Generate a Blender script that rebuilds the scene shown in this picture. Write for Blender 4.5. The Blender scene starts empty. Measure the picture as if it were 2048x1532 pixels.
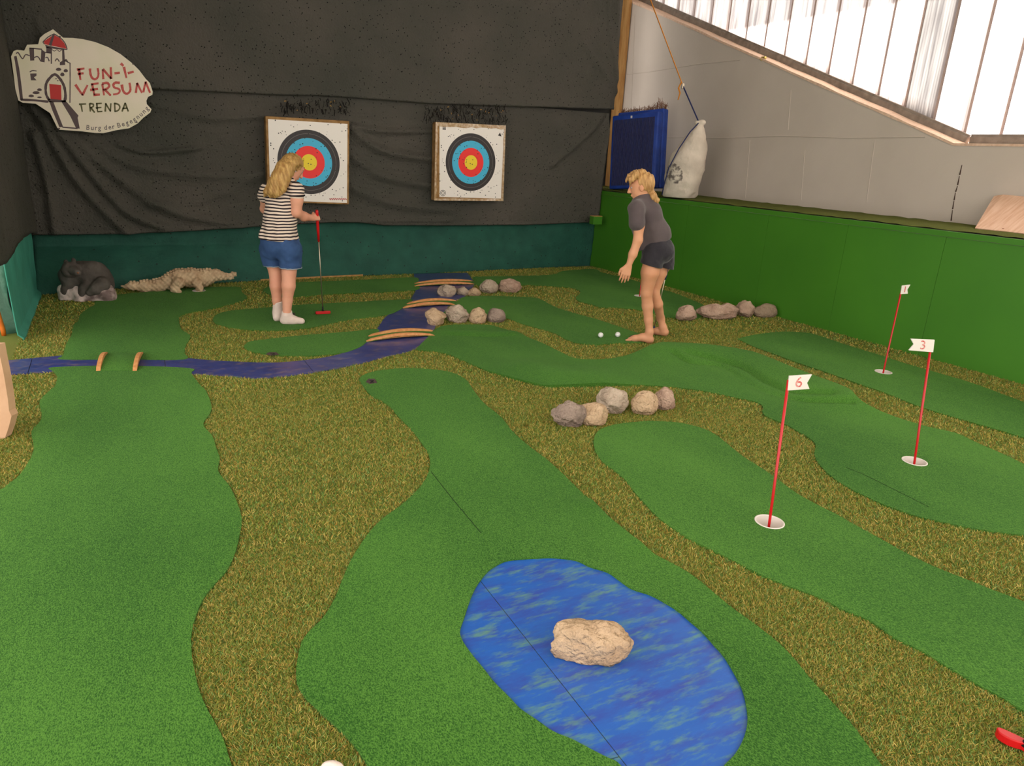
import bpy, bmesh, math, random
import numpy as np
from mathutils import Vector, Matrix
from mathutils.geometry import delaunay_2d_cdt
random.seed(7); rng = np.random.default_rng(7)
SC = bpy.context.scene
COL = SC.collection

# ------------------------------------------------------------------ camera, world, sun, exposure
FPX, PITCH, ROLL, YAW, CAMH = 1396.05, 0.317013, 0.051308, 0.517001, 1.55
def cam_axes():
    f = np.array([math.sin(YAW)*math.cos(PITCH), math.cos(YAW)*math.cos(PITCH), -math.sin(PITCH)])
    r = np.array([math.cos(YAW), -math.sin(YAW), 0.0]); u = np.cross(r, f)
    cr, sr = math.cos(ROLL), math.sin(ROLL)
    return cr*r + sr*u, -sr*r + cr*u, f
CR, CU, CF = cam_axes(); CC = np.array([0, 0, CAMH])
cd = bpy.data.cameras.new('camera'); cam = bpy.data.objects.new('camera', cd); COL.objects.link(cam)
cd.sensor_fit = 'HORIZONTAL'; cd.sensor_width = 36; cd.lens = FPX/2048*36; cd.clip_end = 200; cd.clip_start = .02
mw = Matrix.Identity(4)
for i in range(3):
    mw[i][0] = CR[i]; mw[i][1] = CU[i]; mw[i][2] = -CF[i]; mw[i][3] = CC[i]
cam.matrix_world = mw; SC.camera = cam

W = bpy.data.worlds.new('world'); SC.world = W; W.use_nodes = True
bg = W.node_tree.nodes['Background']; bg.inputs[0].default_value = (1.0, 0.95, 0.90, 1); bg.inputs[1].default_value = 1.2
sd = bpy.data.lights.new('sun', 'SUN'); sun = bpy.data.objects.new('sun', sd); COL.objects.link(sun)
sd.energy = 13.0; sd.angle = math.radians(1.5); sd.color = (1.0, 0.93, 0.84)
sun.rotation_euler = Vector((-1.0, -0.32, -0.85)).to_track_quat('-Z', 'Y').to_euler()
SC.view_settings.view_transform = 'Standard'; SC.view_settings.look = 'None'
SC.view_settings.gamma = 1; SC.view_settings.use_curve_mapping = False
SC.view_settings.exposure = 1.25

# ------------------------------------------------------------------ pixel -> place helpers
RH = np.array([math.cos(YAW), -math.sin(YAW), 0.0]); FH = np.array([math.sin(YAW), math.cos(YAW), 0.0]); UP = np.array([0, 0, 1.0])
def ray(px, py): return CR*((px-1024)/FPX) - CU*((py-766)/FPX) + CF
def fl(px, py, z=0.0):
    d = ray(px, py); return CC + d*((z-CAMH)/d[2])
def onX(px, py, X): d = ray(px, py); return CC + d*(X/d[0])
def onY(px, py, Y): d = ray(px, py); return CC + d*(Y/d[1])
def onD(px, py, D): d = ray(px, py); return CC + d*(D/(d@FH))       # upright plane facing the viewer at distance D
def dist(p): return float((np.asarray(p)-CC)@FH)
def pxm(p): return FPX/float((np.asarray(p)-CC)@CF)                 # pixels per metre there

# ------------------------------------------------------------------ materials
def c(r, g, b):
    def l(v): v /= 255; return v/12.92 if v <= .04045 else ((v+.055)/1.055)**2.4
    return (l(r), l(g), l(b), 1)
MATS = {}
def mat(name, col, rough=.7, var=None, bump=None, col2=None, spec=.3, metal=0, trans=0, bump2=None, scale3=(1, 1, 1), sheen=0):
    """var=(noise scale, lo, hi) mixes col->col2; bump=(scale,strength,distance)"""
    if name in MATS: return MATS[name]
    m = bpy.data.materials.new(name); m.use_nodes = True; nt = m.node_tree; N = nt.nodes; L = nt.links
    p = N['Principled BSDF']; p.inputs['Base Color'].default_value = col; p.inputs['Roughness'].default_value = rough
    p.inputs['Specular IOR Level'].default_value = spec; p.inputs['Metallic'].default_value = metal
    if sheen: p.inputs['Sheen Weight'].default_value = sheen
    tc = N.new('ShaderNodeTexCoord'); mp = N.new('ShaderNodeMapping'); mp.inputs['Scale'].default_value = scale3
    L.new(tc.outputs['Object'], mp.inputs['Vector'])
    if var:
        n = N.new('ShaderNodeTexNoise'); n.inputs['Scale'].default_value = var[0]; n.inputs['Detail'].default_value = 5
        L.new(mp.outputs[0], n.inputs['Vector'])
        r = N.new('ShaderNodeValToRGB'); r.color_ramp.elements[0].position = var[1]; r.color_ramp.elements[1].position = var[2]
        r.color_ramp.elements[0].color = col; r.color_ramp.elements[1].color = col2
        L.new(n.outputs['Fac'], r.inputs[0]); L.new(r.outputs[0], p.inputs['Base Color'])
    prev = None
    for b in (bump, bump2):
        if not b: continue
        n = N.new('ShaderNodeTexNoise'); n.inputs['Scale'].default_value = b[0]; n.inputs['Detail'].default_value = 4
        L.new(mp.outputs[0], n.inputs['Vector'])
        bn = N.new('ShaderNodeBump'); bn.inputs['Strength'].default_value = b[1]; bn.inputs['Distance'].default_value = b[2]
        L.new(n.outputs['Fac'], bn.inputs['Height'])
        if prev: L.new(prev.outputs[0], bn.inputs['Normal'])
        prev = bn
    if prev: L.new(prev.outputs[0], p.inputs['Normal'])
    MATS[name] = m; return m

def wood(name, a, b, sc=(1, 12, 12), rough=.6):
    m = mat(name, a, rough, var=(3.2, .35, .68), col2=b, bump=(60, .15, .002), scale3=sc); return m

# ------------------------------------------------------------------ mesh helpers
def link(o, parent=None):
    COL.objects.link(o)
    if parent: o.parent = parent
    return o
def mobj(name, V, F, m, parent=None, smooth=False, origin=None):
    V = np.asarray(V, float)
    if origin is not None: V = V - np.asarray(origin)
    me = bpy.data.meshes.new(name); me.from_pydata(V.tolist(), [], [list(map(int, f)) for f in F])
    me.validate(); me.update()
    if m: me.materials.append(m)
    if smooth: me.polygons.foreach_set('use_smooth', [True]*len(me.polygons))
    o = bpy.data.objects.new(name, me)
    if origin is not None and parent is None: o.location = Vector(origin)
    return link(o, parent)
def fix(o):
    bm = bmesh.new(); bm.from_mesh(o.data); bmesh.ops.recalc_face_normals(bm, faces=bm.faces); bm.to_mesh(o.data); bm.free(); return o
def empty(name, loc):
    o = bpy.data.objects.new(name, None); o.location = Vector(loc); o.empty_display_size = .1; return link(o)
def tag(o, label=None, cat=None, group=None, kind=None):
    if label: o['label'] = label
    if cat: o['category'] = cat
    if group: o['group'] = group
    if kind: o['kind'] = kind
    return o
class G:
    """collects simple solids into one mesh"""
    def __init__(s): s.V = []; s.F = []
    def add(s, V, F):
        n = len(s.V); s.V += [tuple(map(float, v)) for v in V]; s.F += [[i+n for i in f] for f in F]; return s
    def box(s, cen, half, ax=None, bev=0):
        ax = np.eye(3) if ax is None else np.asarray(ax, float)
        bm = bmesh.new(); bmesh.ops.create_cube(bm, size=2)
        for v in bm.verts: v.co = Vector((v.co.x*half[0], v.co.y*half[1], v.co.z*half[2]))
        if bev: bmesh.ops.bevel(bm, geom=list(bm.edges), offset=bev, segments=2, affect='EDGES', profile=.5)
        bm.verts.ensure_lookup_table()
        V = [np.asarray(cen)+ax.T@np.array(v.co) for v in bm.verts]; F = [[v.index for v in f.verts] for f in bm.faces]
        bm.free(); return s.add(V, F)
    def tube(s, pts, rad, n=10, flat=1.0):
        pts = [np.asarray(p, float) for p in pts]; rad = rad if hasattr(rad, '__len__') else [rad]*len(pts)
        V = []; F = []; pr = None
        for i, p in enumerate(pts):
            t = pts[min(i+1, len(pts)-1)]-pts[max(i-1, 0)]; t /= np.linalg.norm(t)+1e-9
            if pr is None:
                a = np.array([0, 0, 1.]) if abs(t[2]) < .9 else np.array([1., 0, 0]); pr = np.cross(t, a); pr /= np.linalg.norm(pr)
            pr = pr-t*(pr@t); pr /= np.linalg.norm(pr); q = np.cross(t, pr)
            for k in range(n):
                a = 2*math.pi*k/n; V.append(p+rad[i]*(math.cos(a)*pr+math.sin(a)*q*flat))
        for i in range(len(pts)-1):
            for k in range(n): F.append([i*n+k, i*n+(k+1) % n, (i+1)*n+(k+1) % n, (i+1)*n+k])
        F.append(list(range(n))[::-1]); F.append([(len(pts)-1)*n+k for k in range(n)])
        return s.add(V, F)
    def prism(s, poly, nvec):
        """planar outline (3d points) extruded by nvec"""
        n = len(poly); V = [np.asarray(p, float) for p in poly]+[np.asarray(p, float)+nvec for p in poly]
        F = [list(range(n))[::-1], [n+i for i in range(n)]]+[[i, (i+1) % n, n+(i+1) % n, n+i] for i in range(n)]
        return s.add(V, F)
    def lathe(s, cen, prof, n=32, axis=None):
        V = []; F = []; m = len(prof)
        for k in range(n):
            a = 2*math.pi*k/n
            for r, z in prof: V.append(np.asarray(cen)+np.array([r*math.cos(a), r*math.sin(a), z]))
        for k in range(n):
            for j in range(m-1): F.append([k*m+j, ((k+1) % n)*m+j, ((k+1) % n)*m+j+1, k*m+j+1])
        return s.add(V, F)
    def build(s, name, m, parent=None, smooth=False, origin=None):
        if parent is not None and origin is None: origin = np.array(parent.matrix_basis.translation) if parent.parent is None else np.array(parent.parent.matrix_basis.translation)
        return fix(mobj(name, s.V, s.F, m, parent, smooth, origin))

def spline(P, n=6, closed=True):
    """Catmull-Rom through 2d/3d points"""
    P = np.asarray(P, float); out = []; N = len(P)
    rngi = range(N) if closed else range(N-1)
    for i in rngi:
        if closed: a, b, cc, d = P[(i-1) % N], P[i], P[(i+1) % N], P[(i+2) % N]
        else: a, b, cc, d = P[max(i-1, 0)], P[i], P[i+1], P[min(i+2, N-1)]
        for k in range(n):
            t = k/n; out.append(.5*((2*b)+(cc-a)*t+(2*a-5*b+4*cc-d)*t*t+(3*b-a-3*cc+d)*t**3))
    if not closed: out.append(P[-1])
    return np.array(out)
def inpoly(pts, poly):
    pts = np.asarray(pts); x, y = pts[:, 0], pts[:, 1]; ins = np.zeros(len(pts), bool); n = len(poly); j = n-1
    for i in range(n):
        xi, yi = poly[i]; xj, yj = poly[j]
        if yi != yj:
            k = ((yi > y) != (yj > y)) & (x < (xj-xi)*(y-yi)/(yj-yi)+xi); ins ^= k
        j = i
    return ins
def pdist(P, line):
    """distance from points (n,2) to polyline (m,2)"""
    P = np.asarray(P); best = np.full(len(P), 1e9)
    for a, b in zip(line[:-1], line[1:]):
        ab = b-a; t = np.clip(((P-a)@ab)/(ab@ab+1e-12), 0, 1); best = np.minimum(best, np.linalg.norm(P-(a+t[:, None]*ab), axis=1))
    return best
def fill(loops, grid=None):
    """triangulate outer loop minus holes; returns 2d verts, tris"""
    P = []; E = []
    for lp in loops:
        n0 = len(P); P += [tuple(p) for p in lp]; E += [(n0+i, n0+(i+1) % len(lp)) for i in range(len(lp))]
    if grid:
        o = np.asarray(loops[0]); x = np.arange(o[:, 0].min(), o[:, 0].max(), grid); y = np.arange(o[:, 1].min(), o[:, 1].max(), grid)
        g = np.array(np.meshgrid(x, y)).reshape(2, -1).T+rng.uniform(-.15, .15, (len(x)*len(y), 2))*grid
        k = inpoly(g, loops[0])
        for h in loops[1:]: k &= ~inpoly(g, h)
        g = g[k]
        for lp in loops:
            cl = np.vstack([lp, lp[:1]]); g = g[pdist(g, cl) > grid*.35]
        P += [tuple(p) for p in g]
    vo, eo, fo, *_ = delaunay_2d_cdt([Vector(p) for p in P], E, [], 0, 1e-6)
    V = np.array([tuple(v) for v in vo]); T = np.array(fo); cen = V[T].mean(1)
    k = inpoly(cen, loops[0])
    for h in loops[1:]: k &= ~inpoly(cen, h)
    return V, T[k]
def sheet(name, loops, z, m, parent=None, zf=None, thick=.012, grid=None, smooth=False):
    V, T = fill(loops, grid); n = len(V)
    zz = np.full(n, z) if zf is None else z+zf(V)
    V3 = [(*v, q) for v, q in zip(V, zz)]
    F = [list(t) if np.cross(V[t[1]]-V[t[0]], V[t[2]]-V[t[0]]) > 0 else list(t)[::-1] for t in T]
    # skirt round every boundary edge
    cnt = {}
    for f in F:
        for a, b in zip(f, f[1:]+f[:1]): cnt[(a, b)] = 1
    low = {}
    for (a, b) in list(cnt):
        if (b, a) in cnt: continue
        for q in (a, b):
            if q not in low: low[q] = len(V3); V3.append((V[q][0], V[q][1], z-thick)); V3.append(tuple(V3[q]))
        F.append([low[b]+1, low[a]+1, low[a], low[b]])
    return mobj(name, V3, F, m, parent, smooth)
def fpx(L, z=0.0, n=4, closed=True):
    return spline([fl(x, y, z)[:2] for x, y in L], n, closed)

# ------------------------------------------------------------------ value noise and signed-distance bodies
_H = rng.random((64, 64, 64))
def vnoise(P, s, seed=0):
    Q = np.asarray(P)*s+seed*17.31+100; i = np.floor(Q).astype(int); f = Q-i; f = f*f*(3-2*f); i0 = i % 64; i1 = (i+1) % 64
    g = lambda a, b, d: _H[a[..., 0], b[..., 1], d[..., 2]]
    x, y, z = f[..., 0], f[..., 1], f[..., 2]
    A = g(i0, i0, i0)*(1-x)+g(i1, i0, i0)*x; B = g(i0, i1, i0)*(1-x)+g(i1, i1, i0)*x
    Cc = g(i0, i0, i1)*(1-x)+g(i1, i0, i1)*x; D = g(i0, i1, i1)*(1-x)+g(i1, i1, i1)*x
    return ((A*(1-y)+B*y)*(1-z)+(Cc*(1-y)+D*y)*z)*2-1
class Body:
    def __init__(s, vox=.006): s.pr = []; s.post = []; s.vox = vox
    def cone(s, a, b, ra, rb, k=.02):
        s.pr.append(('c', np.asarray(a, float), np.asarray(b, float), ra, rb, k)); return s
    def chain(s, pts, rad, k=.02):
        for a, b, ra, rb in zip(pts[:-1], pts[1:], rad[:-1], rad[1:]): s.cone(a, b, ra, rb, k)
        return s
    def ell(s, cen, r, ax=None, k=.02):
        s.pr.append(('e', np.asarray(cen, float), np.asarray(r, float), np.eye(3) if ax is None else np.asarray(ax, float), 0, k)); return s
    def cut(s, p, n): s.post.append((np.asarray(p, float), np.asarray(n, float)/np.linalg.norm(n))); return s
    def mesh(s, noise=None, smooth=1):
        lo = np.full(3, 1e9); hi = -lo; bx = []
        for t, a, b, ra, rb, k in s.pr:
            if t == 'c': l = np.minimum(a-ra, b-rb); h = np.maximum(a+ra, b+rb)
            else: R = np.sqrt(((rb.T if False else ra).T**2)@(b**2)) if False else np.full(3, b.max()); l = a-R; h = a+R
            bx.append((l, h)); lo = np.minimum(lo, l); hi = np.maximum(hi, h)
        lo -= .03; hi += .03; v = s.vox; n = np.ceil((hi-lo)/v).astype(int)+1; D = np.full(n, .5)
        X = [lo[i]+v*np.arange(n[i]) for i in range(3)]
        for (t, a, b, ra, rb, k), (l, h) in zip(s.pr, bx):
            pad = k+.015; i0 = np.maximum(((l-pad-lo)/v).astype(int), 0); i1 = np.minimum(((h+pad-lo)/v).astype(int)+2, n)
            P = np.stack(np.meshgrid(*[X[i][i0[i]:i1[i]] for i in range(3)], indexing='ij'), -1)
            if t == 'c':
                ab = b-a; L = ab@ab+1e-12; tt = np.clip(((P-a)@ab)/L, 0, 1); d = np.linalg.norm(P-a-tt[..., None]*ab, axis=-1)-(ra+(rb-ra)*tt)
            else:
                q = (P-a)@ra.T; k0 = np.linalg.norm(q/b, axis=-1); k1 = np.linalg.norm(q/(b*b), axis=-1); d = k0*(k0-1)/(k1+1e-9)
            sl = tuple(slice(i0[i], i1[i]) for i in range(3)); o = D[sl]; hh = np.clip(.5+.5*(o-d)/k, 0, 1); D[sl] = o*(1-hh)+d*hh-k*hh*(1-hh)
        if noise is not None or s.post:
            P = np.stack(np.meshgrid(*X, indexing='ij'), -1)
            if noise is not None:
                near = np.abs(D) < .05; D[near] += noise(P[near])
            for p, nn in s.post: D = np.maximum(D, (P-p)@nn)
        D[0] = D[-1] = .1; D[:, 0] = D[:, -1] = .1; D[:, :, 0] = D[:, :, -1] = .1
        S = D < 0; cs = [S[i:n[0]-1+i, j:n[1]-1+j, k:n[2]-1+k] for i in (0, 1) for j in (0, 1) for k in (0, 1)]
        al = np.logical_and.reduce(cs); an = np.logical_or.reduce(cs); act = an & ~al; idx = np.argwhere(act)
        num = np.full(act.shape, -1); num[act] = np.arange(len(idx)); acc = np.zeros((len(idx), 3)); cn = np.zeros(len(idx))
        C8 = [np.array([i, j, k]) for i in (0, 1) for j in (0, 1) for k in (0, 1)]
        for a in C8:
            for ax in range(3):
                if a[ax]: continue
                b = a.copy(); b[ax] = 1; va = D[tuple((idx+a).T)]; vb = D[tuple((idx+b).T)]; m = (va < 0) != (vb < 0)
                t = np.where(m, va/np.where(m, va-vb, 1), 0); acc += m[:, None]*(a+t[:, None]*(b-a)); cn += m
        V = lo+v*(idx+acc/cn[:, None]); F = []
        for ax in range(3):
            s0 = [slice(None)]*3; s1 = [slice(None)]*3; s0[ax] = slice(0, -1); s1[ax] = slice(1, None)
            A = S[tuple(s0)]; B = S[tuple(s1)]; e = np.argwhere(A != B); e = e[np.all(e >= 1, axis=1) | True]
            u, w = (ax+1) % 3, (ax+2) % 3; ok = (e[:, u] >= 1) & (e[:, w] >= 1) & (e[:, u] < n[u]-1) & (e[:, w] < n[w]-1); e = e[ok]
            fl_ = A[tuple(e.T)]; q = []
            for du, dw in ((1, 1), (0, 1), (0, 0), (1, 0)):
                t = e.copy(); t[:, u] -= du; t[:, w] -= dw; q.append(num[tuple(t.T)])
            q = np.stack(q, 1); q[~fl_] = q[~fl_][:, ::-1]; F.append(q)
        F = np.vstack(F)
        for _ in range(smooth):
            sm = np.zeros_like(V); ct = np.zeros(len(V))
            for i in range(4):
                for j in (1, 3): np.add.at(sm, F[:, i], V[F[:, (i+j) % 4]]); np.add.at(ct, F[:, i], 1)
            V = .5*V+.5*sm/np.maximum(ct, 1)[:, None]
        return V, F
    def build(s, name, m, parent=None, origin=None, noise=None, smooth=1):
        V, F = s.mesh(noise, smooth)
        if origin is not None: V = V-np.asarray(origin)
        me = bpy.data.meshes.new(name); me.vertices.add(len(V)); me.vertices.foreach_set('co', V.ravel().astype(np.float32))
        me.loops.add(F.size); me.loops.foreach_set('vertex_index', F.ravel().astype(np.int32)); me.polygons.add(len(F))
        me.polygons.foreach_set('loop_start', np.arange(0, F.size, 4, dtype=np.int32)); me.polygons.foreach_set('loop_total', np.full(len(F), 4, np.int32))
        me.polygons.foreach_set('use_smooth', np.ones(len(F), bool)); me.update(calc_edges=True); me.validate()
        me.materials.append(m); o = bpy.data.objects.new(name, me)
        if origin is not None and parent is None: o.location = Vector(origin)
        return link(o, parent)

# ================================================================== THE ROOM
XL, XR, XW = -0.76, 6.17, 7.05        # left wall, green ledge front, concrete wall
YB, ZL, ZC = 8.62, 1.11, 4.3
M_conc = mat('grey painted concrete', c(200, 187, 175), .85, var=(1.3, .3, .75), col2=c(188, 175, 163), bump=(9, .25, .01), bump2=(90, .12, .003))
M_plaster = mat('rough pale plaster sill', c(226, 196, 172), .9, var=(30, .3, .7), col2=c(206, 170, 146), bump=(70, .6, .006))
M_white = mat('white ceiling paint', c(225, 220, 210), .9)
M_floor = mat('grey screed', c(120, 116, 108), .9, var=(3, .3, .7), col2=c(100, 96, 90))
M_gpaint = mat('green painted board', c(68, 128, 31), .5, var=(1.6, .3, .7), col2=c(62, 120, 29), bump=(120, .04, .002), spec=.35)
M_frame = mat('weathered grey aluminium frame', c(150, 138, 126), .55, var=(14, .3, .7), col2=c(120, 108, 98), metal=.2)
M_backwall = mat('dark block wall', c(70, 68, 64), .9)
M_oldwood = wood('yellow pine post', c(196, 150, 92), c(170, 120, 66), (8, 8, 1))

# ---- floor outlines (traced on the ground)
LANES = {}
LANES['upper'] = [(192,598),(190,612),(177,619),(161,632),(157,644),(147,654),(144,672),(134,689),(127,713),(125,722),(250,722),(368,722),(369,709),(372,694),(378,684),(380,673),(363,661),(358,641),(363,634),(381,628),(432,618),(482,605),(494,596),(483,586),(477,576),(406,577),(340,582),(287,587),(230,592)]
LANES['left'] = [(108,738),(108,746),(115,757),(111,775),(99,786),(80,806),(84,831),(81,847),(64,867),(68,894),(64,917),(40,955),(15,975),(0,985),(-70,1010),(-160,1100),(-220,1300),(-200,1640),(200,1660),(490,1630),(478,1575),(462,1532),(445,1480),(418,1430),(400,1390),(389,1345),(384,1310),(384,1271),(393,1236),(407,1204),(428,1176),(453,1148),(469,1116),(479,1077),(484,1045),(476,1014),(460,978),(437,947),(440,922),(433,901),(425,876),(407,853),(421,829),(423,813),(412,785),(400,773),(383,750),(380,740),(250,735)]
LANES['oval'] = [(426,643),(430,635),(442,628),(470,623),(520,619),(600,612),(700,607),(815,601),(822,606),(800,622),(775,632),(735,638),(700,642),(650,652),(610,660),(555,664),(510,663),(482,661),(452,656),(433,650)]
LANES['strip'] = [(528,586),(533,577),(560,570),(594,567),(690,563),(760,560),(832,557),(834,570),(832,582),(727,588),(690,589),(640,592),(598,596),(560,597)]
LANES['small'] = [(489,698),(491,692),(500,686),(530,682),(600,674),(700,666),(752,661),(757,668),(742,680),(731,689),(722,696),(697,706),(670,711),(640,714),(600,715),(560,714),(525,710),(500,705)]
LANES['pond'] = [(719,761),(724,771),(740,792),(776,813),(797,837),(821,861),(842,888),(857,912),(860,936),(851,963),(830,990),(800,1017),(767,1041),(740,1068),(719,1098),(701,1128),(684,1167),(671,1200),(647,1241),(618,1270),(603,1294),(594,1335),(594,1370),(609,1399),(641,1431),(682,1469),(712,1502),(731,1531),(780,1600),(1000,1700),(1500,1720),(1830,1640),(1790,1580),(1754,1528),(1716,1474),(1685,1436),(1653,1401),(1621,1366),(1590,1328),(1558,1294),(1508,1254),(1460,1219),(1424,1189),(1388,1159),(1349,1135),(1292,1105),(1244,1065),(1229,1053),(1196,1023),(1172,999),(1148,975),(1124,951),(1094,924),(1055,894),(1025,867),(1001,837),(968,810),(947,784),(932,763),(908,750),(875,743),(830,740),(800,740),(755,745),(730,752)]
LANES['six'] = [(1187,889),(1190,874),(1202,862),(1229,853),(1268,848),(1304,846),(1355,849),(1400,859),(1430,873),(1454,892),(1487,918),(1520,939),(1556,964),(1592,991),(1635,1015),(1671,1033),(1704,1052),(1764,1085),(1808,1110),(1868,1139),(1938,1167),(1985,1186),(2048,1210),(2170,1262),(2230,1330),(2200,1510),(2048,1430),(1995,1398),(1944,1370),(1894,1341),(1843,1309),(1786,1281),(1739,1248),(1685,1225),(1640,1202),(1590,1183),(1527,1158),(1457,1122),(1400,1094),(1364,1074),(1322,1045),(1292,1015),(1268,988),(1250,964),(1229,946),(1205,928),(1191,907)]
LANES['three'] = [(868,664),(884,655),(914,652),(960,652),(982,653),(1006,660),(1035,669),(1054,677),(1080,687),(1107,700),(1123,708),(1142,717),(1160,721),(1191,722),(1220,720),(1247,716),(1288,708),(1326,704),(1355,703),(1414,705),(1466,711),(1502,719),(1522,730),(1560,746),(1624,772),(1659,784),(1688,798),(1712,816),(1747,828),(1800,842),(1858,858),(1911,870),(1952,889),(2005,912),(2048,933),(2150,985),(2200,1060),(2120,1082),(2048,1075),(2005,1071),(1946,1062),(1887,1050),(1829,1036),(1770,1015),(1726,995),(1691,977),(1662,957),(1638,933),(1628,913),(1630,892),(1612,876),(1594,866),(1572,853),(1540,840),(1525,830),(1524,815),(1507,806),(1472,799),(1431,790),(1384,782),(1340,777),(1296,774),(1223,774),(1150,776),(1093,776),(1068,771),(1039,764),(1006,755),(980,747),(947,733),(922,722),(898,712),(867,705),(847,704),(833,702),(840,693),(856,677)]
LANES['tee'] = [(913,606),(930,596),(978,594),(1037,596),(1070,598),(1087,604),(1107,615),(1129,623),(1164,633),(1203,644),(1232,654),(1261,664),(1285,672),(1302,681),(1290,687),(1259,689),(1232,689),(1193,692),(1164,690),(1146,687),(1125,678),(1111,670),(1076,659),(1046,651),(1025,643),(1009,639),(960,634),(885,640),(893,622)]
LANES['five'] = [(945,557),(960,555),(1037,554),(1105,551),(1125,544),(1173,540),(1193,541),(1205,547),(1262,561),(1317,579),(1348,588),(1400,609),(1420,624),(1390,640),(1354,639),(1325,635),(1282,623),(1239,618),(1200,617),(1189,613),(1162,606),(1151,598),(1160,589),(1156,582),(1134,577),(1076,573),(1045,572),(1017,573),(951,572),(948,563)]
LANES['one'] = [(1476,680),(1515,671),(1565,666),(1612,668),(1641,675),(1697,694),(1756,712),(1814,731),(1873,748),(1946,770),(2005,792),(2048,808),(2170,855),(2230,900),(2150,905),(2048,879),(2005,866),(1946,849),(1887,832),(1829,813),(1770,789),(1712,769),(1653,748),(1594,728),(1551,712),(1507,696),(1485,685)]
POND = [(961,1165),(977,1146),(1002,1130),(1025,1124),(1080,1120),(1112,1120),(1151,1125),(1180,1138),(1215,1149),(1238,1165),(1263,1182),(1299,1194),(1331,1211),(1357,1228),(1380,1248),(1402,1267),(1428,1296),(1447,1318),(1467,1351),(1483,1383),(1491,1415),(1494,1447),(1487,1480),(1473,1509),(1454,1531),(1410,1570),(1340,1590),(1270,1565),(1234,1532),(1215,1523),(1180,1505),(1144,1486),(1106,1470),(1073,1447),(1041,1425),(1019,1402),(990,1373),(967,1344),(941,1312),(924,1286),(920,1267),(928,1241),(941,1202),(951,1180)]
STREAM = [(828,549),(830,568),(831,582),(822,599),(807,617),(785,627),(772,635),(764,645),(749,667),(734,684),(721,695),(695,705),(678,711),(652,717),(609,723),(567,727),(527,728),(474,726),(420,723),(367,718),(287,710),(207,709),(137,713),(66,719),(0,725),(-75,731),(-75,760),(8,753),(107,746),(201,742),(281,741),(381,750),(420,752),(463,755),(506,758),(549,757),(628,747),(699,734),(764,718),(822,703),(838,694),(856,677),(866,667),(872,652),(882,638),(893,620),(912,603),(930,594),(944,578),(948,568),(942,557),(934,547)]
CUPS = {'six': (1538, 1049), 'three': (1828, 927), 'one': (1766, 747), 'five': (1279, 594), 'upper': (398, 584)}
CUPR = .062
POLY = {k: fpx(v) for k, v in LANES.items()}
pondP = fpx(POND); streamP = spline([fl(x, y)[:2] for x, y in STREAM], 3)
def ringp(cx, cy, r, n=28): return np.array([(cx+r*math.cos(2*math.pi*i/n), cy+r*math.sin(2*math.pi*i/n)) for i in range(n)])
cupP = {k: fl(*v)[:2] for k, v in CUPS.items()}
holes = [ringp(*p, CUPR) for p in cupP.values()]

outer = np.array([(-3.2, -3.2), (XR+.02, -3.2), (XR+.02, YB+.1), (-3.2, YB+.1)])
o = sheet('floor', [outer]+holes, 0.0, M_floor, thick=.15); tag(o, kind='structure')

# ---- back wall, left wall, ceiling
o = G().box((1.2, YB+.2, 2.0), (5.06, .1, 2.4)).build('wall_back', M_backwall); tag(o, kind='structure')
o = G().box((XL-.13, 7.72, 2.0), (.1, .9, 2.4)).build('wall_left', M_backwall); tag(o, kind='structure')
o = G().box((2.9, 3.9, ZC+.06), (5.7, 5.9, .06)).build('ceiling', M_white); tag(o, kind='structure')  # unseen; extent chosen to keep out direct sun and cut front light

o = G().box((6.8, 9.75, 2.0), (.75, .1, 2.4)).build('wall_return', M_backwall); tag(o, kind='structure')

# ---- concrete wall with the sloping top
sl = [onX(x, y, XW) for x, y in [(1255, 5), (1410, 60), (1600, 150), (1750, 220), (1905, 293)]]
A_ = np.polyfit([p[1] for p in sl], [p[2] for p in sl], 1)
yk, zk = sl[-1][1], float(np.polyval(A_, sl[-1][1])); SLO = lambda y: np.where(np.asarray(y) > yk, np.polyval(A_, y), zk)
ys = [-2.6, yk]+list(np.linspace(yk+.25, 9.6, 24))
prof = [(XW, -2.6, .0)]+[(XW, y, float(SLO(y))+(rng.uniform(-.012, .012) if y > yk+.1 else 0)) for y in ys]+[(XW, 9.6, .0)]
o = G().prism(prof, np.array([.36, 0, 0])).build('wall_right', M_conc); tag(o, kind='structure')
# plaster reveal on top of the wall
rv = [(y, float(SLO(y))) for y in ys]
V = []; F = []
for i, (y, z) in enumerate(rv):
    for x, dz in ((XW-.006, -.012), (XW-.006, .012), (XW+.37, .02)): V.append((x, y+rng.uniform(-.01, .01), z+dz+rng.uniform(-.004, .004)))
for i in range(len(rv)-1):
    for j in (0, 1): F.append([i*3+j, i*3+j+1, i*3+j+4, i*3+j+3])
o = fix(mobj('trim_1', V, F, M_plaster)); tag(o, kind='structure')
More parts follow.
